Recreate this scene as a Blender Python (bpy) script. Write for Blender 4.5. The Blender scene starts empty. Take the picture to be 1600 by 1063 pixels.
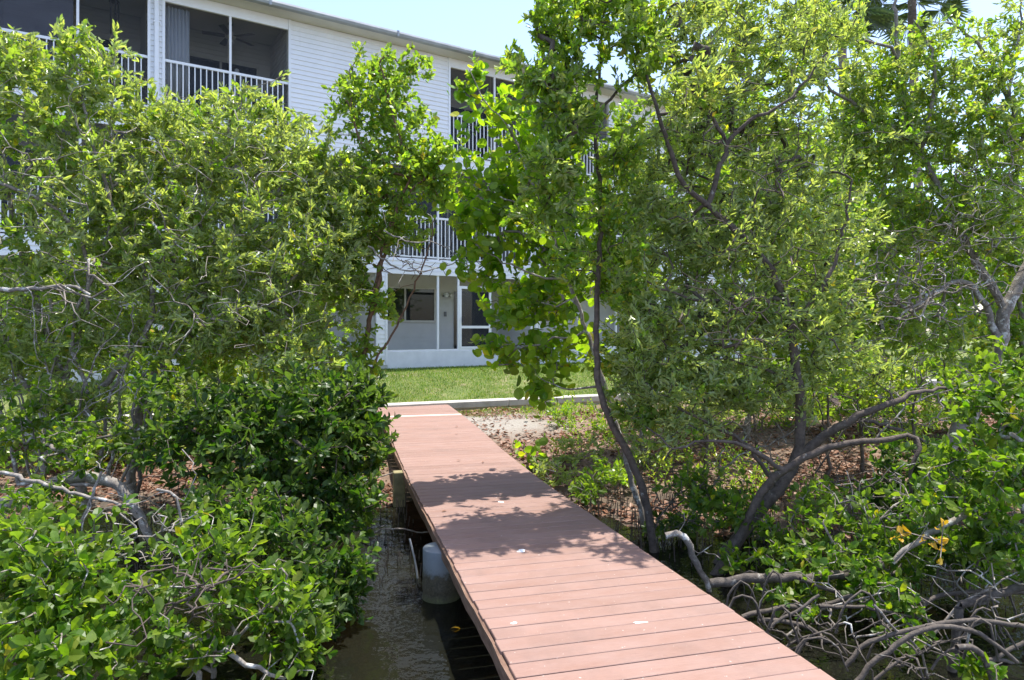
import bpy, bmesh, math, random
import numpy as np
from math import radians, sin, cos, pi
from mathutils import Vector, Matrix

random.seed(11)
RNG = np.random.default_rng(5)
C = bpy.context.scene.collection
SC = bpy.context.scene

# ------------------------------------------------------------------ camera, sky, sun, exposure
EYE = 2.15            # metres above the water (water is z = 0)
F = 1067.0            # focal length in pixels of a 1600 px wide frame (24 mm)
HZ = 515.0            # row of the horizon
cam_d = bpy.data.cameras.new('camera')
cam_d.lens = 24.0
cam_d.sensor_width = 36.0
cam_d.shift_y = -(531.5 - HZ) / 1600.0
cam_d.clip_start = 0.05
cam_d.clip_end = 2000
cam = bpy.data.objects.new('camera', cam_d)
cam.location = (0, 0, EYE)
cam.rotation_euler = (radians(90), 0, 0)
C.objects.link(cam)
SC.camera = cam

SUN_EL, SUN_X, SUN_Y = radians(77), 0.80, 0.60      # high sun, ahead and to the right
world = bpy.data.worlds.new('World')
SC.world = world
world.use_nodes = True
wn = world.node_tree
sky = wn.nodes.new('ShaderNodeTexSky')
sky.sky_type = 'NISHITA'
sky.sun_disc = False
sky.sun_elevation = SUN_EL
sky.sun_rotation = math.atan2(SUN_X, SUN_Y)
sky.air_density = 1.0
sky.dust_density = 1.2
sky.ozone_density = 1.4
tint = wn.nodes.new('ShaderNodeMix'); tint.data_type = 'RGBA'; tint.blend_type = 'MULTIPLY'
tint.inputs[0].default_value = 1.0; tint.inputs[7].default_value = (1.02, .965, .985, 1)
wn.links.new(sky.outputs[0], tint.inputs[6])
wn.links.new(tint.outputs[2], wn.nodes['Background'].inputs[0])
wn.nodes['Background'].inputs[1].default_value = 0.15
sl = bpy.data.lights.new('sun', 'SUN')
sl.energy = 3.6
sl.angle = radians(0.5)
sl.color = (1.0, 0.96, 0.89)
so = bpy.data.objects.new('sun', sl)
dv = Vector((SUN_X * cos(SUN_EL), SUN_Y * cos(SUN_EL), sin(SUN_EL)))
so.rotation_euler = dv.to_track_quat('Z', 'Y').to_euler()
so.location = dv * 40
C.objects.link(so)
SC.view_settings.view_transform = 'Standard'
SC.view_settings.look = 'None'
SC.view_settings.exposure = 1.36
SC.view_settings.gamma = 1.0
SC.render.engine = 'CYCLES'
SC.cycles.max_bounces = 10
SC.cycles.diffuse_bounces = 6
SC.cycles.transmission_bounces = 8
SC.cycles.transparent_max_bounces = 16

# ------------------------------------------------------------------ helpers
def at(px, py, Z):
    return np.array([(px - 800.0) / F * Z, Z, EYE - (py - HZ) / F * Z])

def tag(o, label=None, cat=None, group=None, kind=None):
    if label: o['label'] = label
    if cat: o['category'] = cat
    if group: o['group'] = group
    if kind: o['kind'] = kind
    return o

def empty(name, loc, label=None, cat=None, group=None, rz=0.0, kind=None):
    o = bpy.data.objects.new(name, None)
    o.empty_display_size = 0.2
    o.location = loc
    o.rotation_euler = (0, 0, rz)
    C.objects.link(o)
    return tag(o, label, cat, group, kind)

def link(name, me, mat, parent=None, loc=None):
    o = bpy.data.objects.new(name, me)
    if mat is not None:
        me.materials.append(mat)
    C.objects.link(o)
    if parent is not None: o.parent = parent
    if loc is not None: o.location = loc
    return o

def np_mesh(name, V, quads=None, tris=None, smooth=False):
    me = bpy.data.meshes.new(name)
    V = np.ascontiguousarray(V, dtype=np.float32)
    parts, starts, tot, off = [], [], [], 0
    for arr, k in ((quads, 4), (tris, 3)):
        if arr is None or len(arr) == 0: continue
        a = np.asarray(arr, dtype=np.int32)
        parts.append(a.ravel())
        starts.append(off + np.arange(len(a), dtype=np.int32) * k)
        tot.append(np.full(len(a), k, dtype=np.int32))
        off += a.size
    L = np.concatenate(parts)
    me.vertices.add(len(V)); me.vertices.foreach_set('co', V.ravel())
    me.loops.add(len(L)); me.loops.foreach_set('vertex_index', L)
    st = np.concatenate(starts)
    me.polygons.add(len(st)); me.polygons.foreach_set('loop_start', st)
    try: me.polygons.foreach_set('loop_total', np.concatenate(tot))
    except Exception: pass
    me.polygons.foreach_set('use_smooth', np.full(len(st), bool(smooth)))
    me.update(calc_edges=True)
    return me

class MB:
    """collects boxes, tubes and lathes in one bmesh"""
    def __init__(s): s.bm = bmesh.new()
    def box(s, x0, x1, y0, y1, z0, z1, bev=0.0):
        r = bmesh.ops.create_cube(s.bm, size=1.0, matrix=Matrix.Translation(((x0+x1)/2, (y0+y1)/2, (z0+z1)/2)) @ Matrix.Diagonal((abs(x1-x0), abs(y1-y0), abs(z1-z0), 1)))
        if bev > 0:
            es = list({e for v in r['verts'] for e in v.link_edges})
            bmesh.ops.bevel(s.bm, geom=es, offset=bev, segments=1, affect='EDGES', profile=0.5)
        return s
    def bar(s, a, b, w, h=None):
        a, b = Vector(a), Vector(b); d = b - a
        h = h or w
        q = d.to_track_quat('Z', 'Y').to_matrix().to_4x4()
        bmesh.ops.create_cube(s.bm, size=1.0, matrix=Matrix.Translation((a+b)/2) @ q @ Matrix.Diagonal((w, h, d.length, 1)))
        return s
    def tube(s, pts, rad, n=8, caps=True):
        pts = [Vector(p) for p in pts]
        if not hasattr(rad, '__len__'): rad = [rad]*len(pts)
        rings = []
        ref = Vector((0.31, 0.17, 0.93)).normalized()
        for i, p in enumerate(pts):
            t = (pts[min(i+1, len(pts)-1)] - pts[max(i-1, 0)]).normalized()
            if i == 0:
                if abs(t.dot(ref)) > 0.9: ref = Vector((1, 0, 0))
                u = t.cross(ref).normalized()
            else:
                u = (u - t*u.dot(t)).normalized()
            w = t.cross(u)
            rings.append([s.bm.verts.new(p + (u*cos(2*pi*k/n) + w*sin(2*pi*k/n))*rad[i]) for k in range(n)])
        for a, b in zip(rings, rings[1:]):
            for k in range(n):
                f = s.bm.faces.new((a[k], a[(k+1) % n], b[(k+1) % n], b[k])); f.smooth = True
        if caps:
            s.bm.faces.new(list(reversed(rings[0]))); s.bm.faces.new(rings[-1])
        return s
    def lathe(s, prof, c=(0, 0, 0), n=20):
        rings = [[s.bm.verts.new((c[0]+r*cos(2*pi*k/n), c[1]+r*sin(2*pi*k/n), c[2]+z)) for k in range(n)] for r, z in prof]
        for a, b in zip(rings, rings[1:]):
            for k in range(n):
                f = s.bm.faces.new((a[k], a[(k+1) % n], b[(k+1) % n], b[k])); f.smooth = True
        s.bm.faces.new(list(reversed(rings[0]))); s.bm.faces.new(rings[-1])
        return s
    def poly(s, pts):
        s.bm.faces.new([s.bm.verts.new(p) for p in pts]); return s
    def build(s, name, mat, parent=None, loc=None):
        me = bpy.data.meshes.new(name)
        s.bm.normal_update(); s.bm.to_mesh(me); s.bm.free()
        return link(name, me, mat, parent, loc)

# ------------------------------------------------------------------ materials
def mat_new(name):
    m = bpy.data.materials.new(name); m.use_nodes = True
    nt = m.node_tree
    return m, nt, nt.nodes['Principled BSDF']

def N(nt, t, **kw):
    n = nt.nodes.new(t)
    for k, v in kw.items():
        if k in n.inputs: n.inputs[k].default_value = v
        else: setattr(n, k, v)
    return n

def ramp(nt, fac, stops, interp='LINEAR'):
    r = nt.nodes.new('ShaderNodeValToRGB')
    cr = r.color_ramp; cr.interpolation = interp
    while len(cr.elements) < len(stops): cr.elements.new(0.5)
    for e, (p, c) in zip(cr.elements, stops):
        e.position = p; e.color = (*c, 1) if len(c) == 3 else c
    nt.links.new(fac, r.inputs[0])
    return r.outputs[0]

def mixc(nt, fac, a, b, mode='MIX'):
    m = nt.nodes.new('ShaderNodeMix'); m.data_type = 'RGBA'; m.blend_type = mode
    for val, idx in ((fac, 0), (a, 6), (b, 7)):
        if isinstance(val, (int, float)): m.inputs[idx].default_value = val
        elif isinstance(val, tuple): m.inputs[idx].default_value = (*val, 1)
        else: nt.links.new(val, m.inputs[idx])
    return m.outputs[2]

def noise(nt, scale, detail=4, rough=0.55, vec=None, mapscale=None):
    n = N(nt, 'ShaderNodeTexNoise', Scale=scale, Detail=detail, Roughness=rough)
    if vec is None:
        vec = nt.nodes.new('ShaderNodeTexCoord').outputs['Object']
    if mapscale:
        mp = nt.nodes.new('ShaderNodeMapping'); mp.inputs['Scale'].default_value = mapscale
        nt.links.new(vec, mp.inputs[0]); vec = mp.outputs[0]
    nt.links.new(vec, n.inputs['Vector'])
    return n.outputs['Fac']

def bump(nt, bs, h, strength=0.3, dist=0.02):
    b = N(nt, 'ShaderNodeBump', Strength=strength, Distance=dist)
    nt.links.new(h, b.inputs['Height']); nt.links.new(b.outputs[0], bs.inputs['Normal'])

def m_plain(name, col, rough=0.5, var=0.12, scale=6.0, metal=0.0, bumps=0.0, bscale=60):
    m, nt, bs = mat_new(name)
    f = noise(nt, scale, 5)
    c = ramp(nt, f, [(0.3, tuple(x*(1-var) for x in col)), (0.7, tuple(min(1, x*(1+var)) for x in col))])
    nt.links.new(c, bs.inputs['Base Color'])
    bs.inputs['Roughness'].default_value = rough; bs.inputs['Metallic'].default_value = metal
    if bumps: bump(nt, bs, noise(nt, bscale, 4), bumps, 0.01)
    return m

def m_leaf(name, cols, trans, rough=0.42, under=None, tmix=0.4, spec=0.5):
    m, nt, bs = mat_new(name)
    g = nt.nodes.new('ShaderNodeNewGeometry')
    n = len(cols)
    base = ramp(nt, g.outputs['Random Per Island'], [(p, c) for p, c in cols])
    pn = noise(nt, 2.6, 3, .6)
    hs = nt.nodes.new('ShaderNodeHueSaturation')
    hv = ramp(nt, pn, [(.3, (.70, .70, .70)), (.5, (1, 1, 1)), (.7, (1.25, 1.25, 1.25))])
    nt.links.new(hv, hs.inputs['Value']); nt.links.new(base, hs.inputs['Color']); base = hs.outputs[0]
    if under:
        base = mixc(nt, g.outputs['Backfacing'], base, mixc(nt, 0.6, base, under))
    nt.links.new(base, bs.inputs['Base Color'])
    bs.inputs['Roughness'].default_value = rough
    bs.inputs['Specular IOR Level'].default_value = spec
    tr = nt.nodes.new('ShaderNodeBsdfTranslucent')
    nt.links.new(mixc(nt, 1.0, base, trans, 'MULTIPLY'), tr.inputs['Color'])
    mx = nt.nodes.new('ShaderNodeMixShader'); mx.inputs[0].default_value = tmix
    nt.links.new(bs.outputs[0], mx.inputs[1]); nt.links.new(tr.outputs[0], mx.inputs[2])
    nt.links.new(mx.outputs[0], nt.nodes['Material Output'].inputs[0])
    return m

def m_bark(name, dark, light, lichen=(0.5, 0.5, 0.46), amt=0.6):
    m, nt, bs = mat_new(name)
    g = nt.nodes.new('ShaderNodeTexCoord').outputs['Object']
    f = noise(nt, 22, 6, 0.65, g)
    base = ramp(nt, f, [(0.3, dark), (0.7, light)])
    l = noise(nt, 9, 5, 0.7, g)
    lf = ramp(nt, l, [(amt, (0, 0, 0)), (amt + 0.08, (1, 1, 1))])
    nt.links.new(mixc(nt, lf, base, lichen), bs.inputs['Base Color'])
    bs.inputs['Roughness'].default_value = 0.85
    bump(nt, bs, noise(nt, 70, 5, 0.6, g), 0.6, 0.012)
    return m

M = {}
M['leaf_silver'] = m_leaf('leaf_silver', [(0.0, (0.139, 0.204, 0.062)), (0.35, (0.235, 0.311, 0.113)), (0.7, (0.301, 0.357, 0.158)), (0.9, (0.369, 0.394, 0.106)), (0.985, (0.338, 0.348, 0.091)), (1.0, (0.465, 0.348, 0.053))],
                          (2.0, 2.1, 0.6), 0.30, (.30, .34, .19), 0.48)
M['leaf_green'] = m_leaf('leaf_green', [(0.0, (0.083, 0.157, 0.021)), (0.4, (0.157, 0.257, 0.034)), (0.8, (0.240, 0.322, 0.040)), (0.97, (0.349, 0.349, 0.037)), (1.0, (0.500, 0.332, 0.027))],
                         (2.1, 2.4, 0.6), 0.33, (.17, .21, .06), 0.50)
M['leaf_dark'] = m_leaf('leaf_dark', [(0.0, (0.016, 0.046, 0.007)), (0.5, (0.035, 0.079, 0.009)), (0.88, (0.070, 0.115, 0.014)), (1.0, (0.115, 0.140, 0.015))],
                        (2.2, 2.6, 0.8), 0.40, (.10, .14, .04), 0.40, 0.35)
M['leaf_bright'] = m_leaf('leaf_bright', [(0.0, (0.040, 0.095, 0.009)), (0.5, (0.081, 0.150, 0.014)), (0.9, (0.139, 0.197, 0.021)), (0.985, (0.186, 0.208, 0.021)), (1.0, (0.420, 0.324, 0.017))],
                          (2.2, 2.5, 0.5), 0.42, (.14, .19, .05), 0.48, 0.35)
M['leaf_grape'] = m_leaf('leaf_grape', [(0.0, (0.074, 0.159, 0.017)), (0.45, (0.159, 0.277, 0.026)), (0.85, (0.277, 0.371, 0.034)), (0.98, (0.407, 0.407, 0.038)), (1.0, (0.500, 0.240, 0.038))],
                         (2.3, 2.5, 0.4), 0.42, (.15, .20, .04), 0.60, 0.4)
M['leaf_yellow'] = m_leaf('leaf_yellow', [(0.0, (.45, .28, .015)), (0.6, (.55, .33, .02)), (1.0, (.35, .27, .03))], (1.3, 1.2, .5), 0.4, None, 0.4)
M['leaf_palm'] = m_leaf('leaf_palm', [(0.0, (.05, .09, .03)), (1.0, (.10, .14, .05))], (1.6, 1.8, 0.8), 0.4, None, 0.3)
M['leaf_litter'] = m_leaf('leaf_litter', [(0.0, (.085, .036, .018)), (0.4, (.17, .074, .038)), (0.8, (.27, .135, .080)), (1.0, (.42, .27, .19))], (1.2, 1.0, .8), 0.6, None, 0.15)
M['grass'] = m_leaf('grass', [(0.0, (.05, .115, .010)), (0.5, (.105, .205, .016)), (0.8, (.19, .255, .028)), (1.0, (.36, .31, .11))], (1.7, 1.9, .7), 0.5, None, 0.35)
M['bark_grey'] = m_bark('bark_grey', (.10, .082, .067), (.29, .25, .21), (.52, .51, .47), amt=0.55)
M['bark_dark'] = m_bark('bark_dark', (.045, .033, .026), (.13, .10, .08), (.36, .35, .31), 0.64)
M['bark_red'] = m_bark('bark_red', (.085, .042, .024), (.22, .125, .078), amt=0.68)
M['bark_pale'] = m_bark('bark_pale', (.13, .11, .095), (.30, .27, .235), (.50, .49, .46), 0.54)
M['root'] = m_bark('root', (.040, .032, .026), (.125, .102, .082), (.30, .28, .24), 0.62)
M['palm_trunk'] = m_bark('palm_trunk', (.13, .10, .08), (.30, .25, .21))

M['white_metal'] = m_plain('white_metal', (.78, .79, .80), 0.35, 0.03)
M['gutter'] = m_plain('gutter', (.33, .35, .36), 0.4, 0.18, 3)
M['roof'] = m_plain('roof', (.30, .30, .29), 0.8, 0.15, 12, bumps=.3)
M['soffit'] = m_plain('soffit', (.62, .60, .54), 0.6, 0.06, 3)
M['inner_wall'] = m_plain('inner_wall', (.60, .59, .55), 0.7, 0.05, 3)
M['inner_ceiling'] = m_plain('inner_ceiling', (.62, .62, .60), 0.7, 0.04)
M['black_metal'] = m_plain('black_metal', (.03, .03, .032), 0.5, 0.2)
M['fan_brown'] = m_plain('fan_brown', (.08, .07, .06), 0.5, 0.2)
M['curtain'] = m_plain('curtain', (.66, .69, .72), 0.8, 0.05)
M['blue_cloth'] = m_plain('blue_cloth', (.06, .16, .42), 0.8, 0.15)
M['lamp_white'] = m_plain('lamp_white', (.75, .75, .72), 0.3, 0.04)
M['grey_box'] = m_plain('grey_box', (.16, .16, .16), 0.5, 0.1)
M['beige_frame'] = m_plain('beige_frame', (.55, .53, .47), 0.45, 0.05)
M['dropping'] = m_plain('dropping', (.80, .80, .77), 0.8, 0.12, 40)
M['rod'] = m_plain('rod', (.36, .36, .35), 0.5, 0.2, 20)

def m_siding():
    m, nt, bs = mat_new('white_siding')
    co = nt.nodes.new('ShaderNodeTexCoord').outputs['Object']
    f = noise(nt, 1.3, 5, 0.6, co, (1, 1, 0.35))
    base = ramp(nt, f, [(0.3, (.74, .75, .755)), (0.7, (.80, .805, .81))])
    d = noise(nt, 5, 6, 0.7, co, (2.2, 2.2, 0.25))
    df = ramp(nt, d, [(0.58, (0, 0, 0)), (0.85, (.35, .35, .35))])
    nt.links.new(mixc(nt, df, base, (.55, .55, .50)), bs.inputs['Base Color'])
    bs.inputs['Roughness'].default_value = 0.45
    bump(nt, bs, noise(nt, 90, 3, .5, co, (.12, 1, 1)), .08, .004)
    return m
M['siding'] = m_siding()

def m_knee():
    m, nt, bs = mat_new('painted_stucco')
    co = nt.nodes.new('ShaderNodeTexCoord').outputs['Object']
    base = ramp(nt, noise(nt, 4, 5, .6, co), [(0.3, (.68, .69, .70)), (0.7, (.78, .79, .80))])
    sp = nt.nodes.new('ShaderNodeSeparateXYZ'); nt.links.new(co, sp.inputs[0])
    mul = N(nt, 'ShaderNodeMath', operation='MULTIPLY_ADD'); nt.links.new(noise(nt, 9, 6, .7, co), mul.inputs[0]); mul.inputs[1].default_value = 0.55
    neg = N(nt, 'ShaderNodeMath', operation='MULTIPLY'); nt.links.new(sp.outputs[2], neg.inputs[0]); neg.inputs[1].default_value = -0.9
    nt.links.new(neg.outputs[0], mul.inputs[2])
    df = ramp(nt, mul.outputs[0], [(0.24, (0, 0, 0)), (0.36, (.7, .7, .7))])
    nt.links.new(mixc(nt, df, base, (.36, .36, .32)), bs.inputs['Base Color'])
    bs.inputs['Roughness'].default_value = 0.8
    bump(nt, bs, noise(nt, 80, 4, .6, co), .3, .006)
    return m
M['knee'] = m_knee()

def m_screen(name, col, alpha):
    m, nt, bs = mat_new(name)
    co = nt.nodes.new('ShaderNodeTexCoord').outputs['Object']
    d = nt.nodes.new('ShaderNodeBsdfDiffuse')
    nt.links.new(ramp(nt, noise(nt, 3, 5, .6, co), [(.3, tuple(c*.8 for c in col)), (.7, col)]), d.inputs[0])
    t = nt.nodes.new('ShaderNodeBsdfTransparent')
    mx = nt.nodes.new('ShaderNodeMixShader'); mx.inputs[0].default_value = alpha
    nt.links.new(t.outputs[0], mx.inputs[1]); nt.links.new(d.outputs[0], mx.inputs[2])
    nt.links.new(mx.outputs[0], nt.nodes['Material Output'].inputs[0])
    return m
M['screen'] = m_screen('insect_screen', (.06, .064, .072), 0.27)
M['screen_dense'] = m_screen('insect_screen_dense', (.10, .105, .125), 0.75)

def m_glass():
    m, nt, bs = mat_new('dark_glass')
    bs.inputs['Base Color'].default_value = (.012, .015, .018, 1)
    bs.inputs['Roughness'].default_value = 0.03
    co = nt.nodes.new('ShaderNodeTexCoord').outputs['Object']
    bump(nt, bs, noise(nt, 1.5, 2, .5, co), .05, .02)
    return m
M['glass'] = m_glass()

def m_board():
    m, nt, bs = mat_new('composite_board')
    co = nt.nodes.new('ShaderNodeTexCoord').outputs['Object']
    oi = nt.nodes.new('ShaderNodeObjectInfo')
    add = N(nt, 'ShaderNodeVectorMath', operation='MULTIPLY_ADD')
    nt.links.new(oi.outputs['Random'], add.inputs[0]); add.inputs[1].default_value = (37, 19, 7)
    nt.links.new(co, add.inputs[2])
    v = add.outputs[0]
    tone = ramp(nt, oi.outputs['Random'], [(0.0, (.190, .103, .076)), (0.3, (.240, .134, .101)), (0.6, (.258, .147, .113)), (1.0, (.305, .180, .142))])
    grain = noise(nt, 14, 6, .7, v, (1.0, 22, 1))
    c = mixc(nt, 0.55, tone, ramp(nt, grain, [(.28, (.150, .080, .059)), (.72, (.305, .186, .147))]))
    bl = noise(nt, 3.2, 5, .65, v, (1, 2.2, 1))
    c = mixc(nt, ramp(nt, bl, [(.35, (0, 0, 0)), (.75, (.55, .55, .55))]), c, (.285, .195, .170))
    sp = noise(nt, 46, 2, .4, v)
    c = mixc(nt, ramp(nt, sp, [(.735, (0, 0, 0)), (.76, (.8, .8, .8))]), c, (.48, .43, .39))
    sd = noise(nt, 60, 3, .5, v, (1, 1.4, 1))
    c = mixc(nt, ramp(nt, sd, [(.70, (0, 0, 0)), (.75, (.6, .6, .6))]), c, (.15, .085, .07))
    wr = noise(nt, 1.6, 6, .7, v, (1, .6, 1))
    c = mixc(nt, ramp(nt, wr, [(.52, (0, 0, 0)), (.72, (.5, .5, .5))]), c, (.15, .095, .078))
    nt.links.new(c, bs.inputs['Base Color'])
    bs.inputs['Roughness'].default_value = 0.62
    bump(nt, bs, noise(nt, 30, 5, .6, v, (1, 14, 1)), .25, .004)
    return m
M['board'] = m_board()
M['cream_board'] = m_plain('cream_board', (.58, .45, .37), 0.7, .15, 20)

def m_beam():
    m, nt, bs = mat_new('weathered_beam')
    co = nt.nodes.new('ShaderNodeTexCoord').outputs['Object']
    c = ramp(nt, noise(nt, 5, 6, .65, co, (6, 1.2, 8)), [(.28, (.07, .036, .022)), (.5, (.15, .085, .055)), (.75, (.24, .155, .11))])
    nt.links.new(c, bs.inputs['Base Color']); bs.inputs['Roughness'].default_value = .8
    bump(nt, bs, noise(nt, 8, 5, .6, co, (10, 1, 10)), .5, .01)
    return m
M['beam'] = m_beam()
M['post'] = m_plain('post_wood', (.22, .19, .09), 0.85, .35, 9, bumps=.5)

def m_pile():
    m, nt, bs = mat_new('crusted_pile')
    co = nt.nodes.new('ShaderNodeTexCoord').outputs['Object']
    sp = nt.nodes.new('ShaderNodeSeparateXYZ'); nt.links.new(co, sp.inputs[0])
    ad = N(nt, 'ShaderNodeMath', operation='MULTIPLY_ADD')
    nt.links.new(noise(nt, 16, 6, .75, co), ad.inputs[0]); ad.inputs[1].default_value = 0.22
    nt.links.new(sp.outputs[2], ad.inputs[2])
    base = ramp(nt, noise(nt, 6, 5, .6, co, (1, 1, .3)), [(.3, (.115, .135, .150)), (.7, (.17, .195, .21))])
    crust = ramp(nt, noise(nt, 55, 4, .7, co), [(.3, (.018, .016, .010)), (.7, (.08, .072, .046))])
    green = ramp(nt, noise(nt, 40, 4, .7, co), [(.3, (.03, .035, .012)), (.7, (.10, .11, .04))])
    c = mixc(nt, ramp(nt, ad.outputs[0], [(.10, (1, 1, 1)), (.17, (0, 0, 0))]), crust, green)
    c = mixc(nt, ramp(nt, ad.outputs[0], [(.30, (0, 0, 0)), (.36, (1, 1, 1))]), c, base)
    nt.links.new(c, bs.inputs['Base Color']); bs.inputs['Roughness'].default_value = .55
    bump(nt, bs, noise(nt, 60, 4, .7, co), .35, .012)
    return m
M['pile'] = m_pile()

def m_concrete():
    m, nt, bs = mat_new('concrete_cap')
    co = nt.nodes.new('ShaderNodeTexCoord').outputs['Object']
    c = ramp(nt, noise(nt, 5, 6, .65, co), [(.3, (.36, .34, .30)), (.55, (.47, .45, .41)), (.8, (.54, .52, .48))])
    s = noise(nt, 40, 5, .7, co)
    c = mixc(nt, ramp(nt, s, [(.6, (0, 0, 0)), (.75, (.6, .6, .6))]), c, (.22, .21, .18))
    nt.links.new(c, bs.inputs['Base Color']); bs.inputs['Roughness'].default_value = .9
    bump(nt, bs, s, .4, .01)
    return m
M['concrete'] = m_concrete()

def N_div(nt, sock, k):
    d = N(nt, 'ShaderNodeMath', operation='DIVIDE'); nt.links.new(sock, d.inputs[0]); d.inputs[1].default_value = k
    return d.outputs[0]
def m_ground():
    m, nt, bs = mat_new('shore_ground')
    g = nt.nodes.new('ShaderNodeNewGeometry').outputs['Position']
    sp = nt.nodes.new('ShaderNodeSeparateXYZ'); nt.links.new(g, sp.inputs[0])
    big = noise(nt, .9, 6, .65, g); fine = noise(nt, 24, 6, .7, g); mid = noise(nt, 6, 6, .7, g)
    ad = N(nt, 'ShaderNodeMath', operation='MULTIPLY_ADD'); nt.links.new(big, ad.inputs[0]); ad.inputs[1].default_value = .35
    nt.links.new(sp.outputs[2], ad.inputs[2])
    mud = ramp(nt, fine, [(.3, (.035, .026, .018)), (.7, (.105, .078, .052))])
    soil = ramp(nt, mid, [(.3, (.10, .062, .040)), (.7, (.24, .165, .115))])
    sand = ramp(nt, fine, [(.3, (.20, .18, .15)), (.7, (.32, .295, .26))])
    c = mixc(nt, ramp(nt, ad.outputs[0], [(.20, (0, 0, 0)), (.30, (1, 1, 1))]), mud, soil)
    dist = N(nt, 'ShaderNodeVectorMath', operation='DISTANCE'); nt.links.new(g, dist.inputs[0]); dist.inputs[1].default_value = (-.35, 12.5, .4)
    dm = N(nt, 'ShaderNodeMath', operation='MULTIPLY_ADD'); nt.links.new(big, dm.inputs[0]); dm.inputs[1].default_value = 2.6
    nt.links.new(dist.outputs['Value'], dm.inputs[2])
    c = mixc(nt, ramp(nt, N_div(nt, dm.outputs[0], 5.0), [(.40, (1, 1, 1)), (.64, (0, 0, 0))]), c, sand)
    c = mixc(nt, ramp(nt, mid, [(.6, (0, 0, 0)), (.7, (.8, .8, .8))]), c, (.13, .085, .055))
    nt.links.new(c, bs.inputs['Base Color']); bs.inputs['Roughness'].default_value = .95
    bump(nt, bs, fine, .8, .03)
    return m
M['ground'] = m_ground()

def m_lawn():
    m, nt, bs = mat_new('lawn_soil')
    g = nt.nodes.new('ShaderNodeNewGeometry').outputs['Position']
    c = ramp(nt, noise(nt, 2.2, 6, .7, g), [(.35, (.085, .125, .025)), (.55, (.13, .16, .04)), (.68, (.24, .20, .12)), (.8, (.20, .15, .095))])
    nt.links.new(c, bs.inputs['Base Color']); bs.inputs['Roughness'].default_value = .95
    bump(nt, bs, noise(nt, 40, 5, .7, g), .8, .03)
    return m
M['lawn'] = m_lawn()

def m_water():
    m, nt, bs = mat_new('murky_water')
    g = nt.nodes.new('ShaderNodeNewGeometry').outputs['Position']
    w = noise(nt, 5.5, 3, .55, g); w2 = noise(nt, 1.7, 2, .5, g)
    s = N(nt, 'ShaderNodeMath', operation='ADD'); nt.links.new(w, s.inputs[0]); nt.links.new(w2, s.inputs[1])
    b = N(nt, 'ShaderNodeBump', Strength=.22, Distance=.05); nt.links.new(s.outputs[0], b.inputs['Height'])
    gl = nt.nodes.new('ShaderNodeBsdfGlossy'); gl.inputs['Roughness'].default_value = .03
    nt.links.new(b.outputs[0], gl.inputs['Normal'])
    tr = nt.nodes.new('ShaderNodeBsdfTransparent'); tr.inputs[0].default_value = (.30, .27, .18, 1)
    df = nt.nodes.new('ShaderNodeBsdfDiffuse'); df.inputs[0].default_value = (.020, .021, .014, 1)
    mx0 = nt.nodes.new('ShaderNodeMixShader'); mx0.inputs[0].default_value = .38
    nt.links.new(tr.outputs[0], mx0.inputs[1]); nt.links.new(df.outputs[0], mx0.inputs[2])
    fr = N(nt, 'ShaderNodeFresnel', IOR=1.33); nt.links.new(b.outputs[0], fr.inputs['Normal'])
    mx = nt.nodes.new('ShaderNodeMixShader'); nt.links.new(fr.outputs[0], mx.inputs[0])
    nt.links.new(mx0.outputs[0], mx.inputs[1]); nt.links.new(gl.outputs[0], mx.inputs[2])
    nt.links.new(mx.outputs[0], nt.nodes['Material Output'].inputs[0])
    return m
M['water'] = m_water()

# ------------------------------------------------------------------ ground, lawn, water
BP, BD = np.array([-1.95, 13.95]), np.array([.917, .398]); BD = BD/np.linalg.norm(BD)
BN = np.array([-BD[1], BD[0]])                      # behind the bulkhead, away from the camera
def bdist(x, y): return (x-BP[0])*BN[0] + (y-BP[1])*BN[1]
def smooth(a, b, t):
    t = np.clip((t-a)/(b-a), 0, 1); return t*t*(3-2*t)
_w = [(RNG.uniform(.3, 2.2), RNG.uniform(0, 2*pi), RNG.uniform(0, 2*pi)) for _ in range(14)]
def wob(x, y):
    s = 0
    for k, a, p in _w: s = s + np.sin(k*(x*np.cos(a)+y*np.sin(a))+p)/(1+k)
    return s/4
def ground_z(x, y):
    q = y + .09*np.clip(x, -8, 8) + .35*wob(x*1.2, y*1.2)
    z = -.55 + .53*smooth(3.4, 6.9, q) + .47*smooth(6.8, 12.6, q)
    dx = (x-(1.62-.2624*y))                          # the ditch the boardwalk crosses
    z = z - .12*np.exp(-(dx/1.0)**2)*smooth(11.5, 8.5, y)*smooth(5, 7, y)
    return z + .035*wob(x*4+3, y*4)
def axis(lo, hi, step, far_lo, far_hi):
    return np.concatenate([np.geomspace(1, far_lo, 9)[::-1]*-1 + lo, np.arange(lo, hi, step), hi + np.geomspace(1, far_hi, 9)])
def sheet(name, xs, ys, fz, mat, mask=None):
    X, Y = np.meshgrid(xs, ys)
    Zz = fz(X, Y)
    V = np.stack([X.ravel(), Y.ravel(), Zz.ravel()], 1)
    nx, ny = len(xs), len(ys)
    i = np.arange((nx-1)*(ny-1)); r, c = i // (nx-1), i % (nx-1)
    q = np.stack([r*nx+c, r*nx+c+1, (r+1)*nx+c+1, (r+1)*nx+c], 1)
    o = link(name, np_mesh(name, V, q, smooth=True), M[mat])
    return tag(o, kind='structure')
g = sheet('ground', axis(-14, 16, .16, 300, 300), np.concatenate([np.array([-300, -60, -12, -4.]), np.arange(-2, 19, .16), np.array([22, 40.])]), ground_z, 'ground')
g['label'] = 'muddy shore with sand and brown leaf litter under the mangroves'
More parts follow.
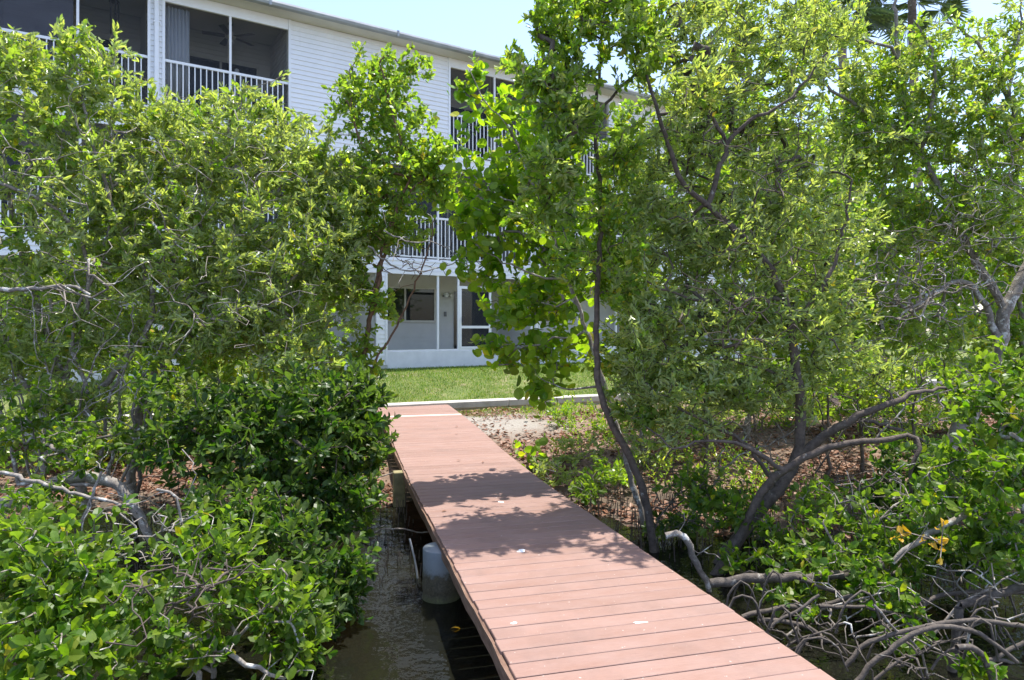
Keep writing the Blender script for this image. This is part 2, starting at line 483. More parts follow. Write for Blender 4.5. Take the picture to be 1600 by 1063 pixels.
# lawn in bulkhead coordinates: s along, b behind it
BLD_ANG = math.atan2(.536, .844)
def lawn_z(b): return .60 + .54*smooth(-.5, 3.3, b)
ss = axis(-16, 22, .4, 300, 300); bs_ = np.concatenate([np.arange(.12, 6, .25), 6 + np.geomspace(.5, 600, 12)])
S_, B_ = np.meshgrid(ss, bs_)
V = np.stack([BP[0]+S_*BD[0]+B_*BN[0], BP[1]+S_*BD[1]+B_*BN[1], lawn_z(B_)+.012*wob(S_*3, B_*3)], -1).reshape(-1, 3)
nx, ny = len(ss), len(bs_)
i = np.arange((nx-1)*(ny-1)); r, c = i//(nx-1), i % (nx-1)
lw = link('lawn', np_mesh('lawn', V, np.stack([r*nx+c, r*nx+c+1, (r+1)*nx+c+1, (r+1)*nx+c], 1), smooth=True), M['lawn'])
tag(lw, 'green lawn sloping up to the white building', None, None, 'structure')
wv = np.array([[-400, -400, 0], [400, -400, 0], [400, 16, 0], [-400, 16, 0]], float)
w_ = link('water', np_mesh('water', wv, [[0, 1, 2, 3]]), M['water'])
tag(w_, 'shallow murky water among the mangrove roots', None, None, 'structure')

# bulkhead: concrete cap on a wall
bk = empty('bulkhead', (BP[0], BP[1], 0), 'low concrete bulkhead with a pale cap between the lawn and the shore', 'retaining wall', rz=math.atan2(BD[1], BD[0]))
mb = MB()
x = -16.0
while x < 24:
    L = 3.0
    mb.box(x+.006, x+L-.006, -.13, .15, .50, .655, .02); x += L
mb.build('cap', M['concrete'], bk)
MB().box(-16, 24, -.085, .10, -.1, .50).build('wall', M['concrete'], bk)

def at_s(s): return BP + BD*s

# ------------------------------------------------------------------ boardwalk
DD = np.array([-.2624, 1.0]); DD = DD/np.linalg.norm(DD)           # along the deck, away from camera
DP = np.array([DD[1], -DD[0]])                                      # across, to the right
dk_ys = np.array([-4, 3.2, 4.6, 7.5, 9.3, 10.4, 12.0, 14.3]); dk_zs = np.array([.49, .49, .462, .430, .468, .530, .578, .612])
def deck_z(y):
    return float(np.interp(y, dk_ys, dk_zs))
O = np.array([.874 - .2624*0, 0.0])                                 # left edge line at Z = 0
Wd = 1.504*cos(math.atan(.2624))
bw = empty('boardwalk', (O[0], O[1], 0), 'reddish brown composite boardwalk running from the water to the lawn', 'boardwalk', rz=math.atan2(-DD[0], DD[1]))
# local axes of the boardwalk: x across to the right, y along away from the camera
def loc_y(world_y): return world_y / DD[1]
PITCH = .1445
board_me = []
for k in range(4):
    mbd = MB(); mbd.box(0, Wd, 0, PITCH-.0085, -.027, 0, .003)
    me = bpy.data.meshes.new('deck_board'); mbd.bm.normal_update(); mbd.bm.to_mesh(me); mbd.bm.free()
    me.materials.append(M['board']); board_me.append(me)
n_b = 0
s = 1.2
end_s = loc_y(14.3)
while s < end_s - .05 and n_b < 99:
    wy = s*DD[1]
    z = deck_z(wy); z2 = deck_z(wy + PITCH)
    cream = abs(wy - 12.15) < PITCH*.5
    o = bpy.data.objects.new('deck_board', board_me[n_b % 4]); C.objects.link(o)
    if cream:
        me = board_me[0].copy(); me.materials.clear(); me.materials.append(M['cream_board']); o.data = me
    o.parent = bw
    o.location = (random.uniform(-.006, .006), s, z + random.uniform(-.001, .001))
    o.rotation_euler = (math.atan2(z2 - z, PITCH), 0, random.uniform(-.0015, .0015))
    s += PITCH; n_b += 1
# side beams follow the deck profile
def beam(x0, x1, top, bot, name='side_beam', mat='beam'):
    yy = np.linspace(1.0, end_s - .02, 60)
    V, Q = [], []
    for k, y_ in enumerate(yy):
        z = deck_z(y_*DD[1]); jx = .004*math.sin(y_*5.1)+.003*math.sin(y_*13.7)
        V += [(x0+jx, y_, z-top), (x1, y_, z-top), (x1, y_, z-bot), (x0+jx, y_, z-bot)]
        if k:
            a, b = 4*(k-1), 4*k
            for q in range(4): Q.append((a+q, a+(q+1) % 4, b+(q+1) % 4, b+q))
    Q.append((3, 2, 1, 0)); n = len(V); Q.append((n-4, n-3, n-2, n-1))
    link(name, np_mesh(name, np.array(V), Q), M[mat], bw)
beam(-.022, -.001, .018, .10)
beam(Wd+.001, Wd+.022, .018, .10)
beam(.30, .34, .032, .17, 'joist'); beam(Wd/2-.02, Wd/2+.02, .032, .17, 'joist'); beam(Wd-.34, Wd-.30, .032, .17, 'joist')
# white plastic piles, crusted near the water, then wooden posts nearer the land
def pile_at(lx, wy, top=.055):
    p = empty('pile', (0, 0, 0)); bpy.data.objects.remove(p)
    mbp = MB()
    prof = [(.158, -.9), (.156, -.05)]
    for k in range(7):
        prof.append((.153 + .004*math.sin(k*2.1), -.03 + k*.035))
    zt = deck_z(wy) - top
    prof += [(.149, .215), (.149, zt-.006), (.145, zt), (.02, zt+.001)]
    mbp.lathe(prof, n=28)
    o = mbp.build('pile', M['pile'], bw, (lx, loc_y(wy), 0)); return o
pile_at(.0, 5.5)
pile_at(Wd+.02, 5.9, .2); pile_at(-.02, 1.6, .2)
for lx, wy in ((.075, 8.35), (Wd-.1, 8.7), (.06, 11.6), (Wd-.07, 11.6)):
    zt = deck_z(wy) - .03
    MB().box(-.07, .07, -.07, .07, -.7, zt, .008).build('post', M['post'], bw, (lx-.14 if lx < .5 else lx+.0, loc_y(wy), 0))
cr = MB().box(-.12, Wd+.1, loc_y(5.5)+.17, loc_y(5.5)+.21, .16, .30, .004)
cr.build('cross_beam', M['beam'], bw)

def on_deck(px, py):
    Z = 4.0
    for _ in range(30):
        z = deck_z(Z); Z = (EYE - z)*F/(py-HZ)
    p = at(px, py, Z); p[2] = deck_z(Z); return p
def blob_mesh(rads, h, seed):
    rr = np.random.default_rng(seed); n = 14
    ph = np.linspace(0, 2*pi, n, endpoint=False)
    rad = 1 + .35*np.sin(2*ph+rr.uniform(0, 6)) + rr.uniform(-.22, .22, n)
    V = [(0, 0, h)] + [(rads[0]*r*.55*cos(a), rads[1]*r*.55*sin(a), h*.8) for r, a in zip(rad, ph)] + [(rads[0]*r*cos(a), rads[1]*r*sin(a), 0) for r, a in zip(rad, ph)]
    T = [(0, 1+k, 1+(k+1) % n) for k in range(n)]
    Q = [(1+k, 1+n+k, 1+n+(k+1) % n, 1+(k+1) % n) for k in range(n)]
    return np_mesh('dropping', np.array(V), Q, T, True)
for k, (px, py, a, b, lab) in enumerate([
        (1003, 974, .055, .022, 'largest chalky white bird dropping, on the nearest sunny boards'),
        (1024, 983, .022, .014, 'small white bird dropping just beside the largest splash on the boards'),
        (815, 861, .040, .030, 'white bird dropping at the edge of the leafy shadow on the boards'),
        (783, 785, .035, .030, 'round white bird dropping by the farther leafy shadow'),
        (803, 974, .020, .010, 'tiny white bird dropping near the left edge of the near boards')]):
    p = on_deck(px, py)
    o = link('bird_dropping', blob_mesh((a, b), .004, 70+k), M['dropping'], None, (p[0], p[1], p[2]+.0015))
    tag(o, lab, 'bird dropping', 'bird droppings on the boardwalk')

# ------------------------------------------------------------------ apartment building (local x along the facade, y into it)
GZ = 1.13
P0 = (-1.046, 18.6, GZ)
bd = empty('apartment_building', P0, 'white three storey apartment building with screened balconies behind the trees', 'building', rz=BLD_ANG)
F2, F3, SOF = 2.82, 5.64, 8.26
XL, XR = -19.0, 19.5
def siding(mbv, u0, u1, z0, z1, y=0.0, pitch=.112):
    """horizontal lap siding as real overlapping boards on a y = const wall (facing -y)"""
    V, Q = mbv
    z = z0
    while z < z1 - .004:
        zt = min(z + pitch, z1); n = len(V)
        V += [(u0, y-.022, z), (u1, y-.022, z), (u1, y-.004, zt), (u0, y-.004, zt), (u0, y-.004, z), (u1, y-.004, z)]
        Q += [(n, n+1, n+2, n+3), (n+4, n+5, n+1, n)]
        z = zt
def siding_x(mbv, x, y0, y1, z0, z1, sgn, pitch=.112):
    V, Q = mbv
    z = z0
    while z < z1 - .004:
        zt = min(z + pitch, z1); n = len(V)
        a, b = x + sgn*.022, x + sgn*.004
        V += [(a, y0, z), (a, y1, z), (b, y1, zt), (b, y0, zt), (b, y0, z), (b, y1, z)]
        Q += [(n, n+1, n+2, n+3), (n+4, n+5, n+1, n)]
        z = zt
# recesses: (u0, u1, storey floor, opening bottom, opening top)
third = [(-10.44, -7.86), (-7.53, -4.95), (-.72, 1.86), (2.19, 4.77), (9.0, 11.58), (11.91, 14.49)]
lower = [(-12.6, -7.86), (-7.53, -2.80), (-2.50, 1.86), (2.19, 6.55), (7.2, 11.58), (11.91, 16.2)]
wv_ = ([], [])
def facade(bands, z0, z1, hz):
    edges = [XL] + [e for b in bands for e in b] + [XR]
    for k in range(0, len(edges), 2):
        siding(wv_, edges[k]+.0, edges[k+1], z0, z1)
    for a, b in bands:
        if hz < z1: siding(wv_, a, b, hz, z1)
facade(third, F3 + .04, SOF, 99)
facade(lower, F2 + .04, F3 + .04, 5.22)
facade(lower, 0.12, F2 + .04, 2.44)
link('wall', np_mesh('wall', np.array(wv_[0]), wv_[1]), M['siding'], bd)
# structural body behind the siding: solid blocks between recesses
body = MB()
D = 1.75
for bands, z0, z1 in ((third, F3, SOF), (lower, F2, F3), (lower, 0, F2)):
    edges = [XL] + [e for b in bands for e in b] + [XR]
    for k in range(0, len(edges), 2):
        body.box(edges[k]+.002, edges[k+1]-.002, 0, D, z0+.0015, z1-.0015)
body.box(XL, XR, D+.001, 12, 0, SOF)
body.build('wall_core', M['inner_wall'], bd)
slab = MB()
for zf in (F2, F3):
    slab.box(XL+.01, XR-.01, .012, D-.002, zf-.16, zf+.02)
slab.box(XL, XR, .03, D, -.3, .1)
slab.build('floor_slab', M['inner_ceiling'], bd)
MB().box(XL, XR, .005, .03, -.3, .118).build('foundation', M['concrete'], bd)
MB().box(XL-.3, XR+.3, -.42, D-.01, SOF+.003, SOF+.03).build('soffit', M['soffit'], bd)
# white trim: header bands, corner boards, pilasters
tr = MB()
for a, b in third:
    tr.box(a+.002, b-.002, -.012, .05, 8.02, SOF-.002)
    for e, sgn in ((a, 1), (b, -1)):
        tr.box(e-.055*sgn if sgn > 0 else e, e if sgn > 0 else e+.055, -.034, .01, F3+.03, SOF-.004)
for bands, za, zb in ((lower, F2, 5.22), (lower, .1, 2.44)):
    for a, b in bands:
        for e, sgn in ((a, 1), (b, -1)):
            tr.box(e-.055 if sgn > 0 else e, e if sgn > 0 else e+.055, -.034, .01, za+.03, zb)
        tr.box(a, b, -.03, .02, zb+.001, zb+.09)
tr.build('trim', M['white_metal'], bd)
# pilaster rainwater pipes
for u in (-7.695, 2.025, 11.745):
    dp = MB(); dp.box(u-.045, u+.045, -.10, -.03, .15, SOF-.05, .012)
    for z in (1.2, 3.4, 5.9, 7.5): dp.box(u-.06, u+.06, -.105, -.028, z, z+.03)
    dp.build('downpipe', M['white_metal'], bd)
# eaves gutter and low roof
gt = MB()
gt.box(XL-.3, XR+.3, -.44, -.425, SOF+.02, SOF+.05)
prof = [(-.44, SOF+.0), (-.52, SOF+.02), (-.545, SOF+.075), (-.53, SOF+.125), (-.43, SOF+.130), (-.43, SOF)]
V, Q = [], []
for u in (XL-.32, XR+.32):
    V += [(u, y, z) for y, z in prof]
n = len(prof)
Q = [(k, (k+1) % n, n+(k+1) % n, n+k) for k in range(n)]
link('gutter', np_mesh('gutter', np.array(V), Q), M['gutter'], bd)
gt.build('fascia', M['soffit'], bd)
j = MB()
for u in np.arange(XL+1.3, XR, 3.05):
    j.box(u, u+.05, -.55, -.43, SOF-.004, SOF+.137)
j.build('gutter_joint', M['gutter'], bd)
V = [(XL-.3, -.428, SOF+.135), (XR+.3, -.428, SOF+.135), (XR-5, 6, SOF+1.1), (XL+5, 6, SOF+1.1), (XL-.3, 12.4, SOF+.135), (XR+.3, 12.4, SOF+.135)]
link('roof', np_mesh('roof', np.array(V), [(0, 1, 2, 3), (3, 2, 5, 4)], [(0, 3, 4), (1, 5, 2)]), M['roof'], bd)
# porch interiors, screens, railings
def railing(a, b, zf, posts):
    m = MB()
    m.box(a, b, -.002, .042, zf+1.10, zf+1.155)
    m.box(a, b, .004, .036, zf+.07, zf+.11)
    nbal = int(round((b-a)/.118))
    for k in range(1, nbal):
        u = a + (b-a)*k/nbal
        m.box(u-.011, u+.011, .008, .032, zf+.105, zf+1.105)
    m.build('railing', M['white_metal'], bd)
    for p in posts:
        MB().box(p-.024, p+.024, -.006, .046, zf+.03, zf+2.385 if zf > 5 else zf+2.40).build('screen_post', M['white_metal'], bd)
def screens(a, b, zf, zt, splits, dense=()):
    e = [a] + list(splits) + [b]
    for k in range(len(e)-1):
        MB().box(e[k]+.024, e[k+1]-.024, .052, .056, zf+.03, zt).build('screen', M['screen_dense' if k in dense else 'screen'], bd)
def glass_door(a, b, zf, h=2.05):
    fr = MB()
    y0, y1 = D-.05, D+.0
    fr.box(a-.06, b+.06, y0, D-.002, zf+h, zf+h+.07); fr.box(a-.06, a, y0, D-.002, zf+.02, zf+h); fr.box(b, b+.06, y0, D-.002, zf+.02, zf+h)
    fr.box((a+b)/2-.025, (a+b)/2+.025, y0+.005, D-.002, zf+.02, zf+h)
    f = fr.build('sliding_door', M['beige_frame'], bd)
    g_ = MB().box(a, (a+b)/2-.025, D-.03, D-.003, zf+.03, zf+h-.002); g_.build('pane', M['glass'], f)
    g_ = MB().box((a+b)/2+.025, b, D-.03, D-.003, zf+.03, zf+h-.002); g_.build('pane', M['glass'], f)
inner = ([], [])
for a, b in third:
    mid = (a+b)/2
    railing(a, b, F3, [mid + (.1 if a > -5 else (.02 if a > -8 else .05))])
    screens(a, b, F3, 8.02, [mid], dense=(0,) if a < -9 else ())
    glass_door(a+.55, b-.35, F3, 1.95)
    siding(inner, a+.01, b-.01, F3+2.1, SOF-.01, D)
    siding_x(inner, b, .06, D-.01, F3+.05, SOF-.01, -1)
    siding_x(inner, a, .06, D-.01, F3+.05, SOF-.01, 1)
for a, b in lower:
    n = 3
    sp = [a+1.43, a+2.04] if abs(a+2.5) < .01 else [a+(b-a)*k/3 for k in (1, 2)]
    railing(a, b, F2, sp[:1] + [b-1.2])
    screens(a, b, F2, 5.22, sp)
    glass_door(a+1.4, b-.6, F2)
    for zb in (F2, 0):
        siding_x(inner, b, .06, D-.01, zb+.12, zb+2.5, -1); siding_x(inner, a, .06, D-.01, zb+.12, zb+2.5, 1)
    # ground floor: knee wall, posts, back wall with window
    kn = MB(); kn.box(a, b, -.012, .10, -.05, .46, .006); kn.build('knee_wall', M['knee'], bd)
    for p in sp:
        MB().box(p-.026, p+.026, .0, .05, .461, 2.44).build('screen_post', M['white_metal'], bd)
    MB().box(a+.02, b-.02, .005, .045, .462, .50).build('screen_rail', M['white_metal'], bd)
    siding(inner, a+.01, b-.01, .12, 2.6, D)
    wa, wb = (-1.95, -.36) if abs(a+2.5) < .01 else (a+.6, a+2.2)
    wf = MB()
    wf.box(wa-.06, wb+.06, D-.06, D-.024, 1.22, 1.28); wf.box(wa-.06, wb+.06, D-.06, D-.024, 2.18, 2.24)
    wf.box(wa-.06, wa, D-.06, D-.024, 1.28, 2.18); wf.box(wb, wb+.06, D-.06, D-.024, 1.28, 2.18)
    wf.box((wa+wb)/2-.14, (wa+wb)/2-.09, D-.056, D-.024, 1.28, 2.18)
    w = wf.build('window', M['beige_frame'], bd)
    MB().box(wa, wb, D-.040, D-.028, 1.28, 2.18).build('pane', M['glass'], w)
link('porch_wall', np_mesh('porch_wall', np.array(inner[0]), inner[1]), M['inner_wall'], bd)
# screen door on the visible ground floor porch
a, b = -.44, .56
sd = MB()
sd.box(a, a+.07, -.004, .04, .50, 2.19); sd.box(b-.07, b, -.004, .04, .50, 2.19); sd.box(a+.07, b-.07, -.003, .039, 2.12, 2.19)
sd.box(a+.07, b-.07, -.003, .039, 1.05, 1.12); sd.box(a+.07, b-.07, -.003, .039, .50, .56)
sdo = sd.build('screen_door', M['white_metal'], bd)
MB().box(a+.07, b-.07, .014, .018, .56, 2.12).build('pane', M['screen'], sdo)
MB().box(a+.082, a+.10, -.05, -.004, 1.2, 1.35).build('handle', M['black_metal'], sdo)
# glass door behind it, dark
MB().box(.30, 1.5, D-.045, D-.024, .12, 2.15).build('glass_door', M['glass'], bd)
# twin flood light and switch box on the porch wall
fl = MB(); fl.lathe([(.055, 0), (.06, .02), (.06, .04)], (0, 0, 0), 14)
flo = MB().box(-.08, .22, D-.06, D-.024, 1.98, 2.02).build('wall_lamp', M['grey_box'], bd)
for dx, mt in ((0.0, 'lamp_white'), (.17, 'inner_wall')):
    l = MB(); l.lathe([(.03, -.07), (.065, -.02), (.078, .0), (.070, .02), (.03, .03)], n=16)
    o = l.build('lamp_head', M[mt], flo, (dx, D-.12, 2.03)); o.rotation_euler = (radians(75), 0, radians(-20))
fl.bm.free()
MB().box(-.03, .04, D-.055, D-.024, 1.40, 1.54).build('switch_box', M['grey_box'], bd)

# things on the balconies: placed through the building frame, top-level
BM = Matrix.Translation(P0) @ Matrix.Rotation(BLD_ANG, 4, 'Z')
def bw_pt(u, v, z): return BM @ Vector((u, v, z))
# ceiling fan
cf = empty('ceiling_fan', bw_pt(-6.05, .95, SOF), 'dark ceiling fan hanging inside the top floor screened balcony', 'ceiling fan', rz=BLD_ANG+.45)
MB().tube([(0, 0, 0), (0, 0, -.22)], .015, 8).lathe([(.06, -.03), (.06, 0)], n=14).build('rod', M['fan_brown'], cf)
MB().lathe([(.03, -.38), (.11, -.35), (.125, -.28), (.09, -.22), (.03, -.20)], n=18).build('motor', M['beige_frame'], cf)
MB().lathe([(.02, -.50), (.075, -.47), (.085, -.42), (.05, -.38)], n=16).build('lamp_shade', M['inner_ceiling'], cf)
for k in range(5):
    m = MB(); m.box(.12, .62, -.065, .065, -.012, .0, .004)
    o = m.build('blade', M['fan_brown'], cf, (0, 0, -.30)); o.rotation_euler = (radians(11), 0, k*2*pi/5)
# curtain
V, Q = [], []
n = 34
for zz in (F3+.06, 7.98):
    for k in range(n):
        u = -7.50 + .46*k/(n-1); V.append((u, .13+.035*sin(k*1.25), zz))
Q = [(k, k+1, n+k+1, n+k) for k in range(n-1)]
V2 = V + [(x, y+.008, z) for x, y, z in V]; m2 = len(V)
Q2 = Q + [tuple(m2+i_ for i_ in reversed(q)) for q in Q] + [(k+1, k, m2+k, m2+k+1) for k in range(n-1)] + [(n+k, n+k+1, m2+n+k+1, m2+n+k) for k in range(n-1)] + [(0, n, m2+n, m2), (n-1, m2+n-1, m2+2*n-1, 2*n-1)]
cu = link('curtain', np_mesh('curtain', np.array(V2), Q2, smooth=True), M['curtain'])
cu.matrix_world = BM
tag(cu, 'pale grey curtain hanging at one end of the fan balcony', 'curtain')
# lantern on a table, chairs, wind chime
tb = empty('patio_table', bw_pt(-5.95, .75, F3+.02), 'dark round patio table behind the top floor railing', 'table', rz=BLD_ANG)
MB().lathe([(.40, .70), (.42, .715), (.42, .73), (.02, .735)], n=28).build('table_top', M['black_metal'], tb)
for k in range(4):
    an = pi/4 + k*pi/2
    MB().tube([(.32*cos(an), .32*sin(an), 0), (.20*cos(an), .20*sin(an), .4), (.3*cos(an), .3*sin(an), .70)], .014, 8).build('leg', M['black_metal'], tb)
ln = empty('lantern', bw_pt(-5.95, .72, F3+.757), 'small white candle lantern standing on the balcony table', 'lantern', rz=BLD_ANG)
m = MB(); m.box(-.10, .10, -.10, .10, 0, .03)
for sx in (-1, 1):
    for sy in (-1, 1): m.box(sx*.085-.012, sx*.085+.012, sy*.085-.012, sy*.085+.012, .03, .55)
m.box(-.10, .10, -.10, .10, .55, .58); m.build('frame', M['lamp_white'], ln)
MB().lathe([(.10, .58), (.05, .68), (.05, .72), (.02, .74)], n=4).build('cap', M['lamp_white'], ln)
MB().lathe([(.03, .03), (.03, .25), (.005, .26)], n=12).build('candle', M['curtain'], ln)
def chair(u, v, zf, rz, cloth, label):
    t = empty('patio_chair', bw_pt(u, v, zf+.02), label, 'chair', 'patio chairs on the balconies', rz=BLD_ANG+rz)
    MB().box(-.27, .27, -.26, .26, .40, .47, .02).build('seat', M[cloth], t)
    b_ = MB().box(-.27, .27, -.04, .03, 0, .55, .02).build('backrest', M[cloth], t, (0, .25, .47)); b_.rotation_euler = (radians(-12), 0, 0)
    for sx in (-1, 1):
        for sy in (-1, 1): MB().tube([(sx*.25, sy*.24, 0), (sx*.25, sy*.22, .42)], .015, 8).build('leg', M['black_metal'], t)
        MB().tube([(sx*.29, -.24, .42), (sx*.29, -.24, .64), (sx*.29, .22, .66)], .016, 8).build('armrest', M['black_metal'], t)
chair(-5.25, .85, F3, -1.0, 'black_metal', 'black patio chair at the siding end of the fan balcony')
chair(-6.75, .8, F3, 1.2, 'black_metal', 'black patio chair beside the curtain on the fan balcony')
chair(-.35, .55, F3, .3, 'blue_cloth', 'blue cushioned patio chair behind the top floor railing between the trees')
wc = empty('wind_chime', bw_pt(-8.45, .45, SOF-.03), 'dark wind chime hanging in the top floor balcony at the picture corner', 'wind chime', rz=BLD_ANG)
MB().lathe([(.10, -.28), (.10, -.26)], n=14).tube([(0, 0, 0), (0, 0, -.27)], .004, 6).build('hanger', M['black_metal'], wc)
for k in range(5):
    an = k*2*pi/5
    MB().tube([(.08*cos(an), .08*sin(an), -.28), (.08*cos(an), .08*sin(an), -.80-.06*k)], .014, 8).build('chime_tube', M['black_metal'], wc)

# ------------------------------------------------------------------ trees
class Tree:
    def __init__(s, seed):
        s.rng = np.random.default_rng(seed); s.P, s.par, s.rmin, s.dir = [], [], [], []
        s.tips = []
    def add(s, p, par, rmin=0.0):
        s.P.append(np.asarray(p, float)); s.par.append(par); s.rmin.append(rmin)
        if par >= 0:
            d = s.P[-1]-s.P[par]; d = d/(np.linalg.norm(d)+1e-9)
        else: d = np.array([0, 0, 1.])
        s.dir.append(d)
        return len(s.P)-1
    def limb(s, pts, r0, r1, step=.09, wig=.012, start=None):
        """polyline of 3-d points as a smooth limb; joins the nearest earlier node"""
        pts = [np.asarray(p, float) for p in pts]
        P = []
        ext = [2*pts[0]-pts[1]] + pts + [2*pts[-1]-pts[-2]]
        for i_ in range(len(pts)-1):
            a, b, c_, d = ext[i_:i_+4]
            n = max(2, int(np.linalg.norm(c_-b)/step))
            for k in range(n):
                t = k/n
                P.append(.5*((2*b)+(-a+c_)*t+(2*a-5*b+4*c_-d)*t*t+(-a+3*b-3*c_+d)*t**3))
        P.append(pts[-1])
        if len(s.P) == 0: par = s.add(P[0], -1, r0)
        else:
            A = np.array(s.P); par = int(np.argmin(((A-P[0])**2).sum(1)))
        first = par
        for k in range(1, len(P)):
            f = k/(len(P)-1)
            par = s.add(P[k]+s.rng.normal(0, wig, 3), par, r0+(r1-r0)*f)
        return par
    def twig(s, tip, step=.10, wig=.012, keep=True):
        A = np.array(s.P); d2 = np.sqrt(((A-tip)**2).sum(1))
        up = np.maximum(0, A[:, 2]-tip[2])
        i_ = int(np.argmin(d2+.6*up)); p = A[i_]; L = d2[i_]
        if L < .02: return
        ctrl = p + (s.dir[i_]*.55+np.array([0, 0, .25])+s.rng.normal(0, .25, 3))*L*.5
        n = max(2, int(L/step)); par = i_
        for k in range(1, n+1):
            t = k/n
            q = (1-t)**2*p+2*t*(1-t)*ctrl+t*t*tip
            par = s.add(q+s.rng.normal(0, wig, 3)*(k < n), par)
        if keep: s.tips.append(par)
    def blob(s, px, py, Z, rx, ry, rz, n, pw=.45, keep=True):
        n = int(n*getattr(s, 'dens', 1.0 if getattr(s, 'floor', None) is not None else 1.22))
        d = s.rng.normal(0, 1, (n, 3)); d /= np.linalg.norm(d, axis=1)[:, None]
        r = s.rng.uniform(0, 1, n)**pw*np.where(s.rng.uniform(0, 1, n) < .16, s.rng.uniform(1.0, 1.5, n), 1.0)
        if getattr(s, 'floor', None) is None: Z = Z+getattr(s, 'back', .38)
        c_ = at(px, py, Z); k = Z/F
        T = c_+d*r[:, None]*np.array([rx*k, rz, ry*k])
        if getattr(s, 'floor', None) is not None: T[:, 2] = np.maximum(T[:, 2], s.floor)
        A = np.array(s.P)
        o = np.argsort([((A-t)**2).sum(1).min() for t in T])
        for i_ in o: s.twig(T[i_], keep=keep)
    def arrays(s): return np.array(s.P), np.array(s.par)
    def radii(s, r0=.0028, ex=2.35, cap=.09):
        P, par = s.arrays(); n = len(P); acc = np.zeros(n); kids = np.zeros(n, int)
        r = np.zeros(n)
        for i_ in range(n-1, -1, -1):
            r[i_] = max(r0, acc[i_]**(1/ex) if acc[i_] > 0 else r0)
            if s.rmin[i_] > 0: r[i_] = s.rmin[i_]
            r[i_] = min(r[i_], cap)
            if par[i_] >= 0: acc[par[i_]] += r[i_]**ex
        return r
    def wood(s, K=6, r0=.0028, cap=.09):
        P, par = s.arrays(); n = len(P); r = s.radii(r0, cap=cap)
        best = np.full(n, -1); bestr = np.zeros(n)
        for i_ in range(n):
            q = par[i_]
            if q >= 0 and r[i_] > bestr[q]: bestr[q] = r[i_]; best[q] = i_
        din = np.array(s.dir)
        dout = np.where(best[:, None] >= 0, P[best]-P, din)
        dout /= np.linalg.norm(dout, axis=1)[:, None]+1e-9
        t = din+dout; root = par < 0; t[root] = dout[root]; t /= np.linalg.norm(t, axis=1)[:, None]+1e-9
        def ring(c_, t, rad):
            ref = np.where(np.abs(t[:, 2:3]) > .93, np.array([[1., 0, 0]]), np.array([[.0, 0, 1.]]))
            # smooth reference so that rings do not flip: fixed tilted axis
            ref = np.tile(np.array([[.58, .52, .10]]), (len(t), 1))
            u = np.cross(t, ref); u /= np.linalg.norm(u, axis=1)[:, None]+1e-9
            w = np.cross(t, u)
            a = np.arange(K)*2*pi/K
            return c_[:, None, :]+(u[:, None, :]*np.cos(a)[None, :, None]+w[:, None, :]*np.sin(a)[None, :, None])*rad[:, None, None]
        R = ring(P, t, r*(1+s.rng.uniform(-.06, .06, n)))
        nz = np.where(par >= 0)[0]
        main = best[par[nz]] == nz
        side = nz[~main]
        R2 = ring(P[par[side]], din[side], np.minimum(r[side]*1.25, r[par[side]]))
        V = np.concatenate([R.reshape(-1, 3), R2.reshape(-1, 3)])
        base = np.empty(len(nz), int)
        base[main] = par[nz][main]*K
        base[~main] = n*K+np.arange(len(side))*K
        k = np.arange(K); k2 = (k+1) % K
        Q = np.stack([base[:, None]+k, base[:, None]+k2, nz[:, None]*K+k2, nz[:, None]*K+k], -1).reshape(-1, 4)
        return V, Q
    def tip_frames(s):
        P, par = s.arrays(); tips = np.array(s.tips)
        g1 = par[tips]; g2 = np.where(par[g1] >= 0, par[g1], g1)
        d = P[tips]-P[g2]; d /= np.linalg.norm(d, axis=1)[:, None]+1e-9
        return P[tips], d

def unit(a): return a/(np.linalg.norm(a, axis=-1, keepdims=True)+1e-9)

def leaves(rng, pos, d, n, length, width, span=.22, kind='oval', spread=(25, 75), droop=0.0, lenvar=.3, up=.5):
    """n leaves round each twig end; returns vertices and faces"""
    T = len(pos)
    d = unit(d+np.array([0, 0, up*.5])*1.0)
    pos = np.repeat(pos, n, 0); dd = np.repeat(d, n, 0)
    k = np.tile(np.arange(n), T)
    ref = unit(rng.normal(0, 1, (T, 3))); ref = np.repeat(ref, n, 0)
    u = unit(np.cross(dd, ref)); w = np.cross(dd, u)
    az = k*2.4+rng.uniform(-.5, .5, len(k))
    sfrac = (k/max(1, n-1))**1.3
    el = np.radians(spread[0]+(spread[1]-spread[0])*sfrac+rng.normal(0, 12, len(k)))
    side = u*np.cos(az)[:, None]+w*np.sin(az)[:, None]
    l = unit(dd*np.cos(el)[:, None]+side*np.sin(el)[:, None]+np.array([0, 0, -droop])+rng.normal(0, .12, (len(k), 3)))
    base = pos-dd*(sfrac*span)[:, None]+rng.normal(0, .012, (len(k), 3))
    nrm = dd-l*(dd*l).sum(1)[:, None]+rng.normal(0, .35, (len(k), 3))+np.array([0, 0, .25])
    nrm = unit(nrm-l*(nrm*l).sum(1)[:, None])
    wv = np.cross(nrm, l)
    Ls = length*rng.uniform(1-lenvar, 1+lenvar, len(k)); Ws = Ls*(width/length)*rng.uniform(.85, 1.15, len(k))
    return leaf_mesh(rng, base, l, wv, nrm, Ls, Ws, kind)

